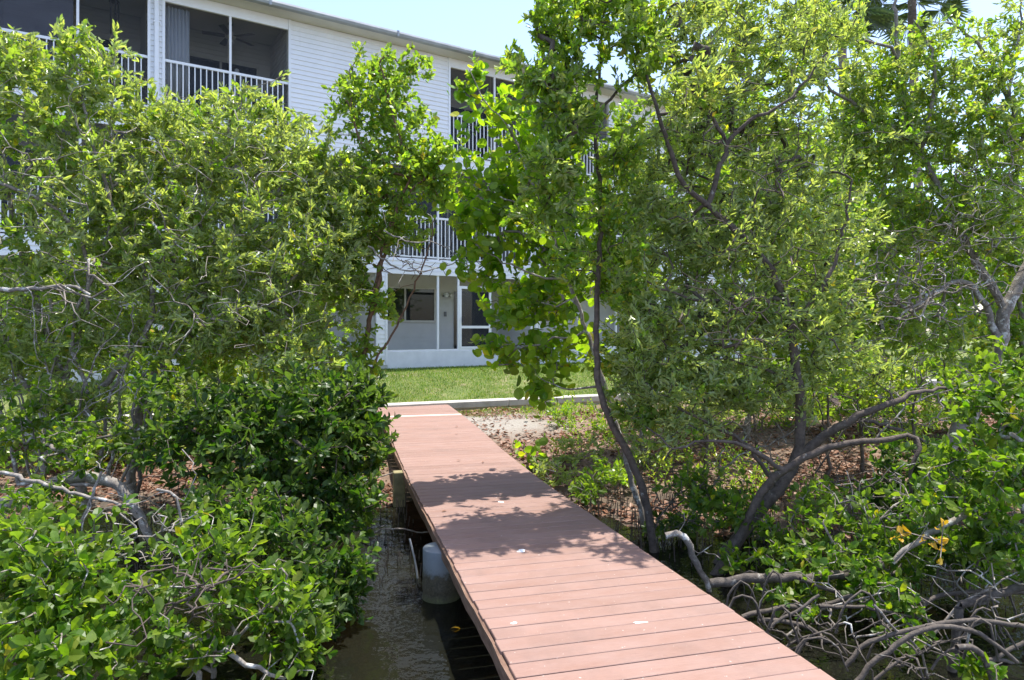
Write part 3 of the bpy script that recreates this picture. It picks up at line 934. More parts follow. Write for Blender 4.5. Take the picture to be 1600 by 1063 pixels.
TEMPL = {
    'simple': (np.array([[0, 0, 0], [.32, .46, .10], [.72, .40, .06], [1, 0, -.03], [.72, -.40, .06], [.32, -.46, .10]]),
               [(0, 3, 2, 1), (0, 5, 4, 3)], []),
    'oval': (np.array([[0, 0, 0], [.18, .22, .05], [.45, .50, .11], [.78, .40, .05], [1, 0, -.09], [.78, -.40, .05], [.45, -.50, .11], [.18, -.22, .05], [.45, 0, .03], [.78, 0, -.01]]),
             [(0, 8, 2, 1), (8, 9, 3, 2), (0, 7, 6, 8), (8, 6, 5, 9)], [(9, 4, 3), (9, 5, 4)]),
    'round': (np.array([[.5, 0, -.05]] + [[.5-.5*cos(a), .5*sin(a), .05+.05*cos(2*a)] for a in np.arange(10)*2*pi/10]),
              [], [(0, 1+(k+1) % 10, 1+k) for k in range(10)]),
}
def leaf_mesh(rng, base, l, w, nrm, Ls, Ws, kind):
    tp, q, t = TEMPL[kind]
    m = len(base); nv = len(tp)
    curl = rng.uniform(.4, 1.6, m)
    V = base[:, None, :]+l[:, None, :]*(tp[:, 0][None, :, None]*Ls[:, None, None])+w[:, None, :]*(tp[:, 1][None, :, None]*Ws[:, None, None])+nrm[:, None, :]*(tp[:, 2][None, :, None]*(Ls*curl)[:, None, None])
    off = (np.arange(m)*nv)[:, None, None]
    Q = (np.array(q)[None]+off).reshape(-1, 4) if q else np.zeros((0, 4), int)
    Tt = (np.array(t)[None]+off).reshape(-1, 3) if t else np.zeros((0, 3), int)
    return V.reshape(-1, 3), Q, Tt

def join(parts):
    Vs, Qs, Ts, o = [], [], [], 0
    for V, Q, T_ in parts:
        Vs.append(V); Qs.append(Q+o); Ts.append(T_+o); o += len(V)
    return np.concatenate(Vs), np.concatenate(Qs), np.concatenate(Ts)

LEAF = {   # leaf length, width, per tip, twig span, shape, material
    'silver': dict(n=18, length=.076, width=.027, span=.24, kind='simple', mat='leaf_silver', spread=(15, 60)),
    'green': dict(n=13, length=.076, width=.038, span=.20, kind='oval', mat='leaf_green', spread=(25, 75)),
    'dark': dict(n=12, length=.088, width=.041, span=.14, kind='oval', mat='leaf_dark', spread=(25, 85)),
    'bright': dict(n=10, length=.078, width=.040, span=.13, kind='oval', mat='leaf_bright', spread=(25, 85)),
    'grape': dict(n=5, length=.100, width=.106, span=.34, kind='round', mat='leaf_grape', spread=(40, 90)),
    'back': dict(n=12, length=.10, width=.06, span=.25, kind='simple', mat='leaf_green', spread=(25, 85)),
}
def finish(tree, name, label, cat, leaf, bark='bark_grey', K=6, scale=1.0, group=None, mix=None, dens=1.0, r0=.0034, cap=.09):
    b = tree.P[0]
    root = empty(name, tuple(b), label, cat, group)
    V, Q = tree.wood(K, r0, cap)
    link('trunk', np_mesh('trunk', V-b, Q, smooth=True), M[bark], root)
    if tree.tips:
        L = dict(LEAF[leaf]); mat = L.pop('mat'); L['n'] = max(2, int(L['n']*dens)); L['length'] *= scale; L['width'] *= scale
        pos, d = tree.tip_frames()
        sel = np.zeros(len(pos), bool)
        if mix: sel = tree.rng.uniform(0, 1, len(pos)) < mix[1]
        V, Q, T_ = leaves(tree.rng, pos[~sel], d[~sel], **L)
        link('crown', np_mesh('crown', V-b, Q, T_), M[mat], root)
        if mix:
            L = dict(LEAF[mix[0]]); mat = L.pop('mat'); L['length'] *= scale; L['width'] *= scale
            V, Q, T_ = leaves(tree.rng, pos[sel], d[sel], **L)
            link('broad_leaves', np_mesh('broad_leaves', V-b, Q, T_), M[mat], root)
    return root

def pl(Z, *pts):
    """picture points at distance Z (or their own third value)"""
    return [at(p[0], p[1], p[2] if len(p) > 2 else Z) for p in pts]

# -- left: silvery tree at the picture edge
t = Tree(1)
t.limb(pl(7.2, (130, 790), (118, 700), (100, 600), (60, 480), (22, 350), (5, 220, 7.0), (20, 110, 6.9)), .055, .012)
t.limb(pl(7.2, (118, 700), (150, 620), (205, 550), (240, 470), (180, 330, 7.0), (140, 200, 6.9), (115, 90)), .04, .010)
t.limb(pl(7.2, (100, 600), (140, 440, 7.0), (110, 350, 6.8), (60, 310, 6.6), (-10, 285, 6.5)), .03, .016)
t.limb(pl(7.2, (125, 740), (60, 640), (10, 540), (-40, 420)), .045, .015)
t.limb(pl(7.0, (150, 640), (110, 520), (165, 380), (175, 220), (178, 90)), .022, .006)
for bx, mx, ex in ((70, 30, 0), (95, 130, 190), (140, 175, 250), (160, 190, 210), (110, 85, 40), (180, 240, 320), (60, 75, 110), (200, 215, 290), (30, -10, -30)):
    t.limb(pl(7.0, (bx, 770), (mx*.5+bx*.5+6, 690), (mx, 610), (ex, 480)), t.rng.uniform(.014, .026), .006, wig=.009)
for a_ in [(80, 250, 6.8, 140, 120, .9, 260), (40, 420, 6.7, 110, 110, .8, 170), (60, 130, 6.6, 80, 70, .6, 110), (170, 330, 6.7, 100, 120, .8, 200), (120, 520, 6.9, 110, 60, .7, 90), (160, 130, 6.7, 55, 75, .45, 60), (25, 85, 6.6, 60, 45, .5, 60), (125, 75, 6.6, 30, 40, .3, 26), (40, 560, 6.8, 100, 60, .7, 90), (120, 620, 6.6, 90, 40, .6, 50)]: t.blob(*a_)
t.back = -.45; t.dens = 1.0
for a_ in [(80, 250, 6.8, 140, 130, .6, 70), (90, 450, 6.7, 120, 110, .6, 90)]: t.blob(*a_, keep=False)
finish(t, 'silver_buttonwood', 'silvery leaved tree fanning many stems at the left edge in front of the curtained balcony', 'tree', 'silver', mix=('green', .22))
# -- left middle silvery tree
t = Tree(2)
t.limb(pl(7.8, (205, 770), (210, 690), (235, 600), (290, 520), (340, 420), (390, 300), (430, 200)), .055, .012)
t.limb(pl(7.8, (235, 600), (265, 550), (330, 545), (420, 480, 7.5), (500, 380, 7.4)), .04, .012)
t.limb(pl(7.8, (290, 520), (270, 400), (250, 280), (240, 180)), .03, .01)
t.limb(pl(7.6, (340, 420), (310, 340), (330, 230), (320, 170)), .02, .008)
for a_ in [(300, 270, 7.3, 120, 100, .9, 240), (400, 240, 7.4, 110, 90, .9, 220), (300, 400, 7.1, 120, 90, .9, 230), (420, 380, 7.2, 120, 100, .9, 240), (480, 270, 7.5, 70, 80, .7, 120), (380, 500, 7.0, 130, 60, .8, 170), (250, 200, 7.2, 70, 60, .6, 90), (500, 460, 7.3, 70, 80, .7, 110), (345, 175, 7.3, 120, 35, .6, 70), (300, 520, 7.0, 120, 55, .8, 130), (470, 560, 7.0, 80, 40, .6, 70), (200, 460, 7.2, 90, 70, .7, 90), (530, 380, 7.4, 60, 80, .6, 80), (540, 290, 7.5, 50, 60, .5, 60)]: t.blob(*a_)
t.back = -.45; t.dens = 1.0
for a_ in [(340, 300, 7.2, 150, 120, .6, 90), (360, 470, 7.0, 150, 90, .6, 90)]: t.blob(*a_, keep=False)
finish(t, 'silver_buttonwood', 'broad silvery shrubby tree below the balcony with the ceiling fan', 'tree', 'silver', mix=('green', .18))
# -- tall slender tree with reddish stem
t = Tree(3)
t.limb(pl(8.0, (535, 760), (545, 690), (560, 600), (582, 490), (600, 400), (625, 310), (640, 280), (625, 220), (605, 150), (595, 100)), .038, .008)
t.limb(pl(8.0, (575, 520), (590, 420), (612, 350), (650, 290), (690, 275)), .026, .007)
t.limb(pl(8.0, (640, 280), (580, 250), (550, 180), (545, 110)), .018, .006)
t.limb(pl(8.0, (560, 610), (600, 545), (640, 465), (668, 395, 7.8), (680, 340)), .016, .006)
for a_ in [(590, 120, 7.9, 60, 50, .5, 70), (560, 160, 7.9, 55, 55, .5, 60), (625, 190, 7.9, 60, 60, .5, 80), (600, 270, 7.9, 80, 60, .6, 110), (560, 340, 7.9, 70, 70, .6, 100), (670, 270, 7.8, 45, 35, .4, 50), (600, 470, 7.8, 40, 30, .4, 24), (690, 240, 7.8, 40, 30, .4, 36), (620, 350, 7.8, 60, 50, .5, 70), (545, 430, 7.8, 55, 60, .5, 70), (650, 95, 7.9, 22, 22, .2, 12), (560, 560, 7.6, 40, 50, .4, 40), (690, 300, 7.8, 40, 40, .4, 30)]: t.blob(*a_)
t.blob(640, 410, 7.8, 50, 30, .4, 34, keep=False)
finish(t, 'slender_mangrove', 'tall slender tree with a reddish stem arching in front of the white siding', 'tree', 'green', 'bark_red', dens=1.0)
# -- dark glossy mangrove beside the deck
t = Tree(4); t.floor = .1
t.limb(pl(6.6, (470, 900), (460, 800), (470, 700), (500, 600)), .03, .010)
t.limb(pl(6.6, (460, 800), (400, 720), (360, 640), (340, 590)), .022, .008)
t.limb(pl(6.6, (465, 850), (520, 770), (560, 700), (570, 640)), .020, .007)
for a_ in [(480, 630, 6.4, 110, 60, .7, 130), (545, 690, 6.3, 60, 85, .6, 130), (430, 720, 6.2, 110, 90, .7, 170), (350, 640, 6.4, 110, 60, .7, 120), (500, 790, 6.1, 70, 60, .5, 80), (570, 620, 6.6, 38, 55, .4, 50), (300, 700, 6.2, 80, 60, .5, 70), (560, 790, 5.9, 40, 45, .35, 32)]: t.blob(*a_)
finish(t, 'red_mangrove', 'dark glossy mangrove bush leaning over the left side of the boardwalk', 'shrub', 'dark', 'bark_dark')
# -- near bottom-left bright mangroves
t = Tree(5); t.floor = .06
t.limb(pl(3.7, (100, 1180), (110, 1080), (120, 960), (130, 850)), .02, .007)
t.limb(pl(3.7, (110, 1080), (50, 980), (20, 880)), .016, .006)
t.limb(pl(3.7, (115, 1040), (200, 960), (240, 900)), .014, .006)
for a_ in [(100, 880, 3.8, 110, 70, .45, 64), (40, 930, 3.5, 80, 90, .45, 62), (180, 970, 3.6, 100, 60, .45, 54), (80, 1030, 3.3, 110, 60, .4, 62), (30, 830, 4.0, 60, 50, .4, 26)]: t.blob(*a_)
finish(t, 'red_mangrove', 'bright green mangrove bush filling the bottom left corner over the water', 'shrub', 'bright', 'bark_grey')
t = Tree(6); t.floor = .06
t.limb(pl(4.2, (330, 1130), (330, 1030), (320, 940), (300, 860)), .02, .007)
t.limb(pl(4.2, (330, 1030), (400, 970), (450, 900)), .015, .006)
t.limb(pl(4.2, (330, 1050), (260, 1010), (210, 970)), .012, .006)
for a_ in [(300, 890, 4.2, 100, 55, .45, 44), (410, 930, 4.3, 80, 70, .45, 48), (250, 1020, 3.9, 100, 45, .4, 42), (450, 1010, 4.3, 70, 55, .35, 36), (480, 960, 4.4, 40, 50, .3, 24), (330, 830, 4.6, 80, 40, .4, 24)]: t.blob(*a_)
finish(t, 'red_mangrove', 'yellow green mangrove bush with bare twigs between the bottom left corner and the deck', 'shrub', 'bright', 'bark_grey', dens=.9)
t = Tree(7); t.floor = .06
t.limb(pl(5.0, (500, 1040), (495, 960), (480, 880), (440, 800)), .018, .007)
t.limb(pl(5.0, (495, 960), (535, 920), (545, 880)), .010, .005)
for a_ in [(500, 900, 4.9, 45, 80, .35, 55), (420, 820, 5.0, 80, 45, .4, 60), (535, 950, 4.9, 35, 40, .25, 25), (350, 790, 5.2, 90, 50, .4, 60), (552, 895, 5.0, 30, 55, .25, 30)]: t.blob(*a_)
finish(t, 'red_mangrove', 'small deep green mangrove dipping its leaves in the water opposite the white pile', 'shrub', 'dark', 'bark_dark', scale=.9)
t = Tree(8); t.floor = .1
t.limb(pl(6.6, (40, 840), (50, 780), (40, 700), (30, 620)), .02, .008)
for a_ in [(40, 660, 6.4, 80, 60, .5, 60), (150, 690, 6.2, 90, 50, .5, 60), (250, 590, 6.6, 80, 50, .5, 60), (60, 780, 5.6, 80, 40, .4, 40)]: t.blob(*a_)
finish(t, 'red_mangrove', 'sparse low mangrove among the bare stems near the left edge', 'shrub', 'bright', 'bark_grey', dens=.8)

# -- centre: thin trunk tree right of the boardwalk
t = Tree(9); t.back = -.35
t.limb(pl(6.6, (1022, 905), (1020, 850), (1008, 780), (985, 715), (955, 660), (934, 590), (933, 480), (938, 350), (934, 250), (930, 180), (940, 80), (935, 0), (930, -60)), .042, .008, wig=.006)
t.limb(pl(6.6, (930, 178), (890, 140), (860, 105), (835, 60)), .016, .007)
t.limb(pl(6.6, (930, 182), (965, 140), (1000, 112), (1030, 60)), .016, .007)
t.limb(pl(6.6, (934, 300), (890, 260), (840, 225)), .010, .005)
for a_ in [(880, 40, 6.6, 55, 55, .5, 60), (950, 20, 6.6, 60, 60, .5, 70), (850, 130, 6.5, 50, 40, .45, 50), (1010, 60, 6.7, 50, 70, .5, 50), (890, 190, 6.5, 60, 50, .5, 60), (860, 250, 6.4, 50, 45, .45, 45), (975, 230, 6.8, 45, 60, .4, 35), (900, 110, 6.6, 40, 40, .4, 30), (845, 30, 6.5, 30, 20, .25, 10), (900, -20, 6.6, 80, 30, .5, 40), (885, 300, 6.7, 45, 55, .45, 44), (890, 400, 6.8, 35, 45, .4, 26), (800, 90, 6.6, 28, 28, .25, 10), (960, 330, 6.9, 40, 60, .4, 34), (980, 430, 6.8, 40, 60, .4, 34), (830, 330, 6.9, 45, 45, .4, 24), (1000, -10, 6.7, 70, 40, .5, 50)]: t.blob(*a_)
finish(t, 'thin_trunk_tree', 'tree with one thin dark upright trunk beside the boardwalk', 'tree', 'green', 'bark_dark', K=8, scale=.95, mix=('silver', .2))
# -- sea grape
t = Tree(10); t.back = .7; t.dens = 1.75
t.limb(pl(7.4, (1010, 830), (985, 740), (955, 640), (925, 540), (890, 440), (850, 340), (815, 240), (780, 160)), .035, .010)
t.limb(pl(7.4, (915, 520), (865, 530), (810, 545)), .014, .006)
t.limb(pl(7.4, (885, 440), (810, 420), (750, 390)), .014, .006)
t.limb(pl(7.4, (940, 600), (890, 610), (840, 590)), .014, .006)
t.limb(pl(7.4, (850, 340), (790, 310), (740, 290)), .012, .006)
t.limb(pl(7.2, (800, 200), (760, 160), (735, 110)), .009, .005)
for a_ in [(790, 270, 7.1, 75, 50, .55, 40), (755, 340, 7.0, 50, 50, .45, 32), (745, 405, 7.0, 36, 35, .35, 20), (840, 350, 7.3, 70, 55, .6, 46), (860, 450, 7.3, 65, 60, .6, 44), (800, 470, 7.1, 55, 45, .45, 26), (775, 535, 7.0, 34, 28, .35, 12), (850, 560, 7.1, 60, 40, .5, 26), (790, 170, 6.9, 70, 45, .5, 34), (742, 110, 6.8, 14, 24, .15, 7), (722, 135, 6.8, 14, 10, .12, 4), (890, 380, 7.4, 40, 70, .5, 24), (835, 615, 7.0, 30, 22, .3, 9), (860, 250, 7.2, 60, 50, .5, 26), (905, 320, 7.4, 45, 50, .5, 24), (890, 530, 7.1, 55, 50, .4, 22), (720, 330, 7.0, 26, 30, .25, 8)]: t.blob(*a_)
finish(t, 'sea_grape', 'sea grape with big round lime green leaves hanging in front of the porch', 'tree', 'grape', 'bark_grey', mix=('green', .3))
# -- right: big silvery tree with forked dark trunk
t = Tree(11)
t.limb(pl(6.3, (1095, 930), (1125, 880), (1170, 820), (1215, 765), (1245, 715), (1250, 640), (1243, 570), (1225, 470), (1185, 395), (1120, 335), (1070, 290), (1048, 240), (1030, 180), (1010, 120)), .066, .014, wig=.008)
t.limb(pl(6.3, (1110, 330), (1120, 270), (1135, 225), (1095, 150), (1085, 80)), .028, .010)
t.limb(pl(6.3, (1130, 230), (1170, 190), (1240, 150), (1290, 80)), .02, .008)
t.limb(pl(6.3, (1245, 715), (1290, 680, 6.2), (1340, 650, 6.1), (1410, 620, 6.1), (1480, 605)), .045, .012)
t.limb(pl(6.3, (1225, 470), (1160, 460), (1090, 470), (1010, 440)), .025, .008)
t.limb(pl(6.3, (1235, 520), (1290, 440), (1320, 360), (1330, 280)), .028, .008)
t.limb(pl(6.3, (1215, 765), (1160, 690, 6.2), (1080, 650, 6.1), (1010, 600)), .022, .008)
t.limb(pl(6.3, (1245, 600), (1180, 570), (1120, 560)), .018, .008)
for a_ in [(1080, 80, 6.6, 100, 85, .8, 190), (1180, 130, 6.7, 110, 90, .9, 210), (1060, 210, 6.5, 70, 80, .7, 130), (1200, 260, 6.7, 130, 90, .9, 250), (1050, 370, 6.5, 80, 90, .7, 170), (1160, 380, 6.2, 100, 70, .7, 160), (1280, 370, 6.6, 90, 90, .8, 160), (1110, 500, 6.1, 120, 65, .7, 210), (1000, 520, 6.3, 60, 80, .6, 110), (1250, 490, 6.2, 110, 60, .7, 170), (1060, 590, 6.0, 90, 45, .6, 120), (1160, 600, 6.0, 80, 40, .5, 90), (1280, 60, 6.8, 60, 70, .6, 90), (1010, 290, 6.5, 40, 60, .5, 50), (980, 620, 6.4, 50, 40, .5, 50), (1330, 560, 6.0, 70, 40, .5, 60), (1100, 0, 6.6, 80, 40, .6, 70), (1210, 20, 6.8, 90, 50, .7, 110), (1060, 660, 5.9, 80, 25, .4, 40), (1220, 330, 6.2, 60, 50, .5, 60), (1095, 130, 5.3, 60, 40, .3, 40), (1250, 600, 6.1, 60, 60, .4, 40)]: t.blob(*a_)
t.back = -.45; t.dens = 1.0
for a_ in [(1150, 250, 6.4, 140, 150, .6, 90), (1180, 480, 6.1, 140, 100, .5, 110)]: t.blob(*a_, keep=False)
finish(t, 'silver_buttonwood', 'large silvery tree with a dark forked trunk on the right bank', 'tree', 'silver', 'bark_dark', K=8, scale=.84, mix=('green', .08))
# -- second lower trunk crossing it
t = Tree(12)
t.limb(pl(6.0, (1100, 925), (1150, 850), (1190, 770), (1225, 735, 5.9), (1290, 700, 5.8), (1370, 690, 5.7), (1420, 680, 5.7), (1438, 700, 5.6), (1422, 740, 5.6), (1425, 800, 5.6)), .05, .012, wig=.006)
t.limb(pl(5.9, (1225, 735), (1170, 700), (1110, 690), (1050, 700)), .024, .008)
for a_ in [(1000, 650, 6.0, 40, 25, .3, 14), (1150, 790, 5.8, 60, 40, .4, 26), (1080, 760, 6.0, 50, 40, .4, 24)]: t.blob(*a_)
finish(t, 'leaning_mangrove', 'low leaning mangrove with pale lichen covered limbs arching over the leaf litter', 'tree', 'bright', 'bark_dark', K=8)
# -- far right tree with many limbs
t = Tree(13); t.dens = 1.5
t.limb(pl(8.2, (1440, 800), (1480, 700), (1540, 610), (1562, 540), (1572, 480), (1600, 430), (1640, 330), (1600, 220, 8.0), (1565, 130), (1530, 70), (1480, 30)), .11, .012)
t.limb(pl(8.2, (1562, 540), (1535, 470), (1500, 440), (1440, 470, 7.6), (1400, 500, 7.4)), .045, .010)
t.limb(pl(8.0, (1575, 160), (1590, 70), (1600, -20)), .02, .008)
t.limb(pl(8.2, (1572, 480), (1520, 400), (1470, 300), (1420, 215), (1330, 160), (1240, 105)), .05, .012)
t.limb(pl(8.2, (1440, 250), (1410, 150), (1402, 60), (1395, -40)), .04, .016)
t.limb(pl(8.0, (1405, 80), (1340, 55), (1290, 0)), .02, .008)
t.limb(pl(8.0, (1440, 240), (1460, 120), (1440, 50), (1425, 30)), .03, .01)
for a_ in [(1400, 90, 8.0, 60, 30, .5, 24), (1500, 120, 7.8, 90, 50, .7, 100), (1570, 200, 7.6, 70, 90, .8, 120), (1460, 200, 7.9, 90, 60, .8, 120), (1380, 230, 8.0, 80, 60, .7, 100), (1560, 330, 7.5, 80, 70, .8, 110), (1470, 310, 7.9, 90, 60, .8, 100), (1350, 150, 8.0, 60, 50, .6, 60), (1580, 40, 7.8, 40, 40, .5, 30), (1390, 340, 7.8, 80, 60, .8, 90), (1330, 230, 8.0, 70, 70, .7, 80), (1330, 440, 7.8, 70, 60, .7, 70), (1300, 60, 7.8, 60, 50, .6, 50), (1450, 60, 7.9, 60, 36, .5, 34), (1380, 140, 7.9, 70, 40, .6, 50), (1440, 520, 7.8, 90, 50, .7, 70)]: t.blob(*a_)
t.back = 0
t.blob(1470, 420, 7.2, 120, 90, .7, 230, keep=False)
t.blob(1530, 300, 7.3, 80, 90, .6, 80, keep=False)
t.blob(1400, 480, 7.2, 90, 70, .6, 90, keep=False)
finish(t, 'gnarled_tree', 'gnarled tree with a thick fork and a bare twig thicket at the right edge', 'tree', 'silver', 'bark_grey', K=8, scale=.95, mix=('green', .5))
# -- lower right mangroves
t = Tree(14); t.floor = .08
t.limb(pl(5.2, (1620, 960), (1610, 860), (1590, 750), (1580, 640)), .03, .008)
t.limb(pl(5.2, (1610, 860), (1540, 800), (1490, 740)), .016, .006)
for a_ in [(1560, 640, 5.2, 55, 60, .45, 65), (1540, 740, 5.0, 80, 60, .5, 85), (1480, 800, 5.1, 80, 50, .45, 65), (1570, 860, 4.8, 55, 50, .4, 50), (1585, 570, 5.4, 40, 35, .35, 25)]: t.blob(*a_)
finish(t, 'red_mangrove', 'bright leafed mangrove bush at the right edge above the grey fallen limb', 'shrub', 'bright', 'bark_grey')
t = Tree(15); t.floor = .08
t.limb(pl(5.3, (1330, 985), (1330, 930), (1310, 870), (1290, 820)), .022, .008)
t.limb(pl(5.3, (1330, 930), (1400, 890), (1430, 840)), .015, .006)
for a_ in [(1310, 880, 5.2, 90, 40, .4, 60), (1240, 850, 5.6, 60, 40, .4, 36), (1390, 850, 5.3, 60, 50, .4, 46), (1380, 930, 4.9, 60, 35, .35, 34), (1300, 790, 5.7, 60, 35, .4, 30), (1240, 930, 5.0, 60, 22, .3, 18), (1420, 990, 4.5, 50, 20, .25, 12), (1525, 1035, 4.0, 36, 22, .15, 9), (1160, 880, 5.6, 40, 25, .3, 14)]: t.blob(*a_)
r15 = finish(t, 'red_mangrove', 'low mangrove with a few yellow leaves standing over the arched roots', 'shrub', 'bright', 'bark_grey', scale=.95)
t = Tree(16); t.floor = .1
t.limb(pl(6.8, (1420, 880), (1420, 820), (1400, 760), (1390, 700)), .025, .008)
for a_ in [(1450, 740, 6.4, 80, 50, .5, 70), (1500, 860, 5.6, 70, 45, .4, 55), (1400, 790, 6.2, 60, 40, .4, 35)]: t.blob(*a_)
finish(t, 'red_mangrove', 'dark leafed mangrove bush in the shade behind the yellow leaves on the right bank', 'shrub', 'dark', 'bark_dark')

# arched prop roots of the right-hand mangrove
def tubes(name, specs, mat, parent, b=None, n=8):
    b = np.zeros(3) if b is None else b
    for pts, r0, r1 in specs:
        tt = Tree(int(abs(pts[0][0]*7+pts[0][1])))
        tt.limb(pts, r0*.82, r1*.82, step=.06, wig=.005)
        V, Q = tt.wood(n, .003, .2)
        link(name, np_mesh(name, V-b, Q, smooth=True), M[mat], parent)
b15 = np.array(r15.location)
tubes('prop_root', [
    (pl(4.2, (1322, 1040), (1360, 1005), (1420, 985), (1490, 972), (1560, 972), (1640, 985)), .018, .016),
    (pl(4.0, (1335, 1070), (1385, 1020), (1440, 985), (1485, 980), (1535, 993), (1590, 1035)), .020, .015),
    (pl(4.3, (1498, 950), (1497, 985), (1490, 1025), (1488, 1060)), .030, .036),
    (pl(3.9, (1495, 1012), (1515, 1010), (1535, 1025), (1552, 1065), (1560, 1110)), .020, .026),
    (pl(4.6, (1500, 945), (1540, 935), (1600, 915), (1660, 900)), .034, .044),
    (pl(4.7, (1280, 948), (1350, 950), (1420, 962), (1480, 975)), .016, .012),
    (pl(4.9, (1160, 965), (1215, 950), (1280, 948), (1330, 930)), .022, .02),
    (pl(4.6, (1200, 985), (1225, 965), (1260, 945), (1280, 930)), .014, .012),
    (pl(4.7, (1185, 970), (1250, 975), (1300, 1010), (1320, 1050)), .018, .018),
    (pl(5.0, (1250, 905), (1320, 930), (1390, 945), (1470, 935)), .02, .014),
    (pl(4.4, (1520, 1030), (1570, 1035), (1640, 1060)), .014, .016),
    (pl(4.4, (1640, 985), (1570, 1020), (1540, 1045), (1500, 1090)), .016, .016),
    (pl(5.2, (1330, 985), (1300, 960), (1270, 990), (1260, 1010)), .015, .012),
    (pl(5.1, (1340, 940), (1390, 990), (1400, 1010)), .014, .012),
    (pl(4.8, (1420, 975), (1450, 940), (1510, 925), (1600, 925)), .018, .02),
], 'root', r15, b15)
more = []
rr = np.random.default_rng(77)
for k in range(20):
    px, py = rr.uniform(1160, 1600), rr.uniform(920, 1040); Z = 2.1*F/(py-HZ)*rr.uniform(.9, 1.02)
    dx = rr.uniform(40, 110)*rr.choice([-1, 1])
    h = rr.uniform(20, 50)
    more.append((pl(Z, (px, py+10), (px+dx*.3, py-h), (px+dx*.7, py-h*.9), (px+dx, py+12)), rr.uniform(.006, .012), rr.uniform(.006, .011)))
tubes('prop_root', more, 'root', r15, b15, 6)

# -- background trees on the bank behind
def back_tree(seed, trunk, blobs, label, leaf='back', name='bank_tree', bark='bark_grey', **kw):
    t = Tree(seed); t.dens = 1.9; t.limb(trunk, .06, .015)
    for a_ in blobs: t.blob(*a_)
    return finish(t, name, label, 'tree', leaf, bark, group='trees on the bank behind', **kw)
back_tree(21, pl(11, (1170, 740), (1165, 600), (1150, 450), (1140, 250), (1150, 100)), [(1140, 200, 11, 120, 110, 1.2, 130), (1080, 330, 11, 90, 90, 1, 90), (1200, 400, 11, 120, 110, 1.2, 130)], 'tree growing directly behind the forked trunk on the right bank')
back_tree(22, pl(11.5, (1390, 720), (1380, 560), (1370, 400), (1340, 250), (1350, 150)), [(1330, 260, 11.5, 120, 110, 1.2, 150), (1430, 360, 11.5, 120, 110, 1.2, 150), (1300, 430, 11.5, 110, 80, 1, 120), (1360, 520, 11.3, 130, 50, 1, 110), (1230, 520, 11.3, 90, 50, 1, 80)], 'tree behind the bare grey twigs with small gaps of white wall')
back_tree(23, pl(10.5, (1620, 740), (1600, 560), (1590, 400), (1570, 280)), [(1590, 300, 10.5, 110, 120, 1.2, 130), (1540, 440, 10.5, 100, 90, 1, 100), (1600, 540, 10, 60, 50, .7, 40)], 'tree at the right edge behind the thick fork')
back_tree(24, pl(10.5, (90, 690), (90, 600), (80, 480), (70, 380)), [(60, 470, 10.5, 120, 90, 1, 110), (180, 420, 10.5, 110, 100, 1, 110), (60, 550, 10.3, 130, 40, .8, 80), (200, 545, 10.3, 120, 40, .8, 70)], 'tree behind the fan of stems near the left edge')
back_tree(25, pl(10.8, (380, 690), (380, 580), (370, 460), (390, 360)), [(350, 420, 10.8, 130, 110, 1, 150), (470, 470, 10.8, 80, 90, .9, 80), (420, 560, 10.6, 120, 45, .8, 80), (310, 555, 10.6, 90, 45, .8, 60), (500, 560, 10.8, 50, 45, .6, 30)], 'tree between the slender reddish stem and the white wall')
back_tree(26, pl(9.6, (1010, 760), (1000, 640), (985, 520), (975, 380)), [(985, 420, 9.5, 55, 100, .8, 90), (1020, 540, 9.5, 60, 80, .8, 80), (935, 400, 9.7, 45, 70, .6, 60), (985, 250, 9.5, 60, 90, .8, 100), (960, 560, 9.6, 50, 30, .5, 30)], 'tree close behind the thin upright trunk', 'green', scale=1.25)

for k, (px, Z, h, w, lab) in enumerate([(1230, 27, 6.0, 2.6, 'round tree standing on the lawn beyond the right end of the building'), (1420, 24, 5.5, 2.8, 'broad tree on the lawn straight behind the gnarled tree'), (1580, 22, 5.0, 2.6, 'broad tree on the lawn at the right edge'), (1740, 26, 6.0, 3.0, 'tall lawn tree just outside the right edge'), (1330, 34, 7.0, 3.4, 'farthest tree on the lawn filling the gap below the palms'), (1500, 33, 7.0, 3.4, 'far tree on the lawn between the two nearer broad ones')]):
    t = Tree(200+k); t.dens = 1.0
    b = at(px, 560, Z); b[2] = 1.1
    t.limb([b, b+np.array([.1, 0, h*.4]), b+np.array([-.1, .1, h*.8])], .16, .05, step=.3)
    k_ = F/Z
    for dz, f in ((.30, 1.0), (.6, 1.0), (.85, .7)):
        zc = b[2]+h*dz
        t.blob(px, HZ-(zc-EYE)*k_, Z, w*f*k_, h*.24*k_, w*f, 110, .35)
    finish(t, 'lawn_tree', lab, 'tree', 'back', 'bark_grey', group='trees on the lawn', scale=2.4, r0=.008)
# -- saplings and low plants on the bank
def sapling(seed, px, py, Z, h, w, n, leaf, label, scale=1.0, name='sapling'):
    t = Tree(seed)
    gp = at(px, py, Z); gp[2] = float(ground_z(gp[0], gp[1]))-.01
    t.limb([gp, gp+np.array([.03, .02, h*.5]), gp+np.array([-.02, 0, h*.8])], .007, .004)
    for k in range(3): t.limb([gp, gp+np.array([t.rng.uniform(-w, w)*.5, t.rng.uniform(-w, w)*.5, h*.4]), gp+np.array([t.rng.uniform(-w, w)*.9, t.rng.uniform(-w, w)*.9, h*.75])], .005, .003)
    d = t.rng.uniform(-1, 1, (n, 3))
    for v in d: t.twig(gp+np.array([v[0]*w, v[1]*w, h*.6+v[2]*h*.4]))
    finish(t, name, label, 'plant', leaf, 'bark_grey', 5, scale, 'young plants on the bank')
sapling(31, 822, 690, 9.6, .42, .20, 8, 'grape', 'young sea grape sprig with round leaves beside the sand patch', .95)
sapling(32, 905, 690, 9.8, .40, .35, 22, 'silver', 'low grey green seedling clump just left of the thin upright trunk')
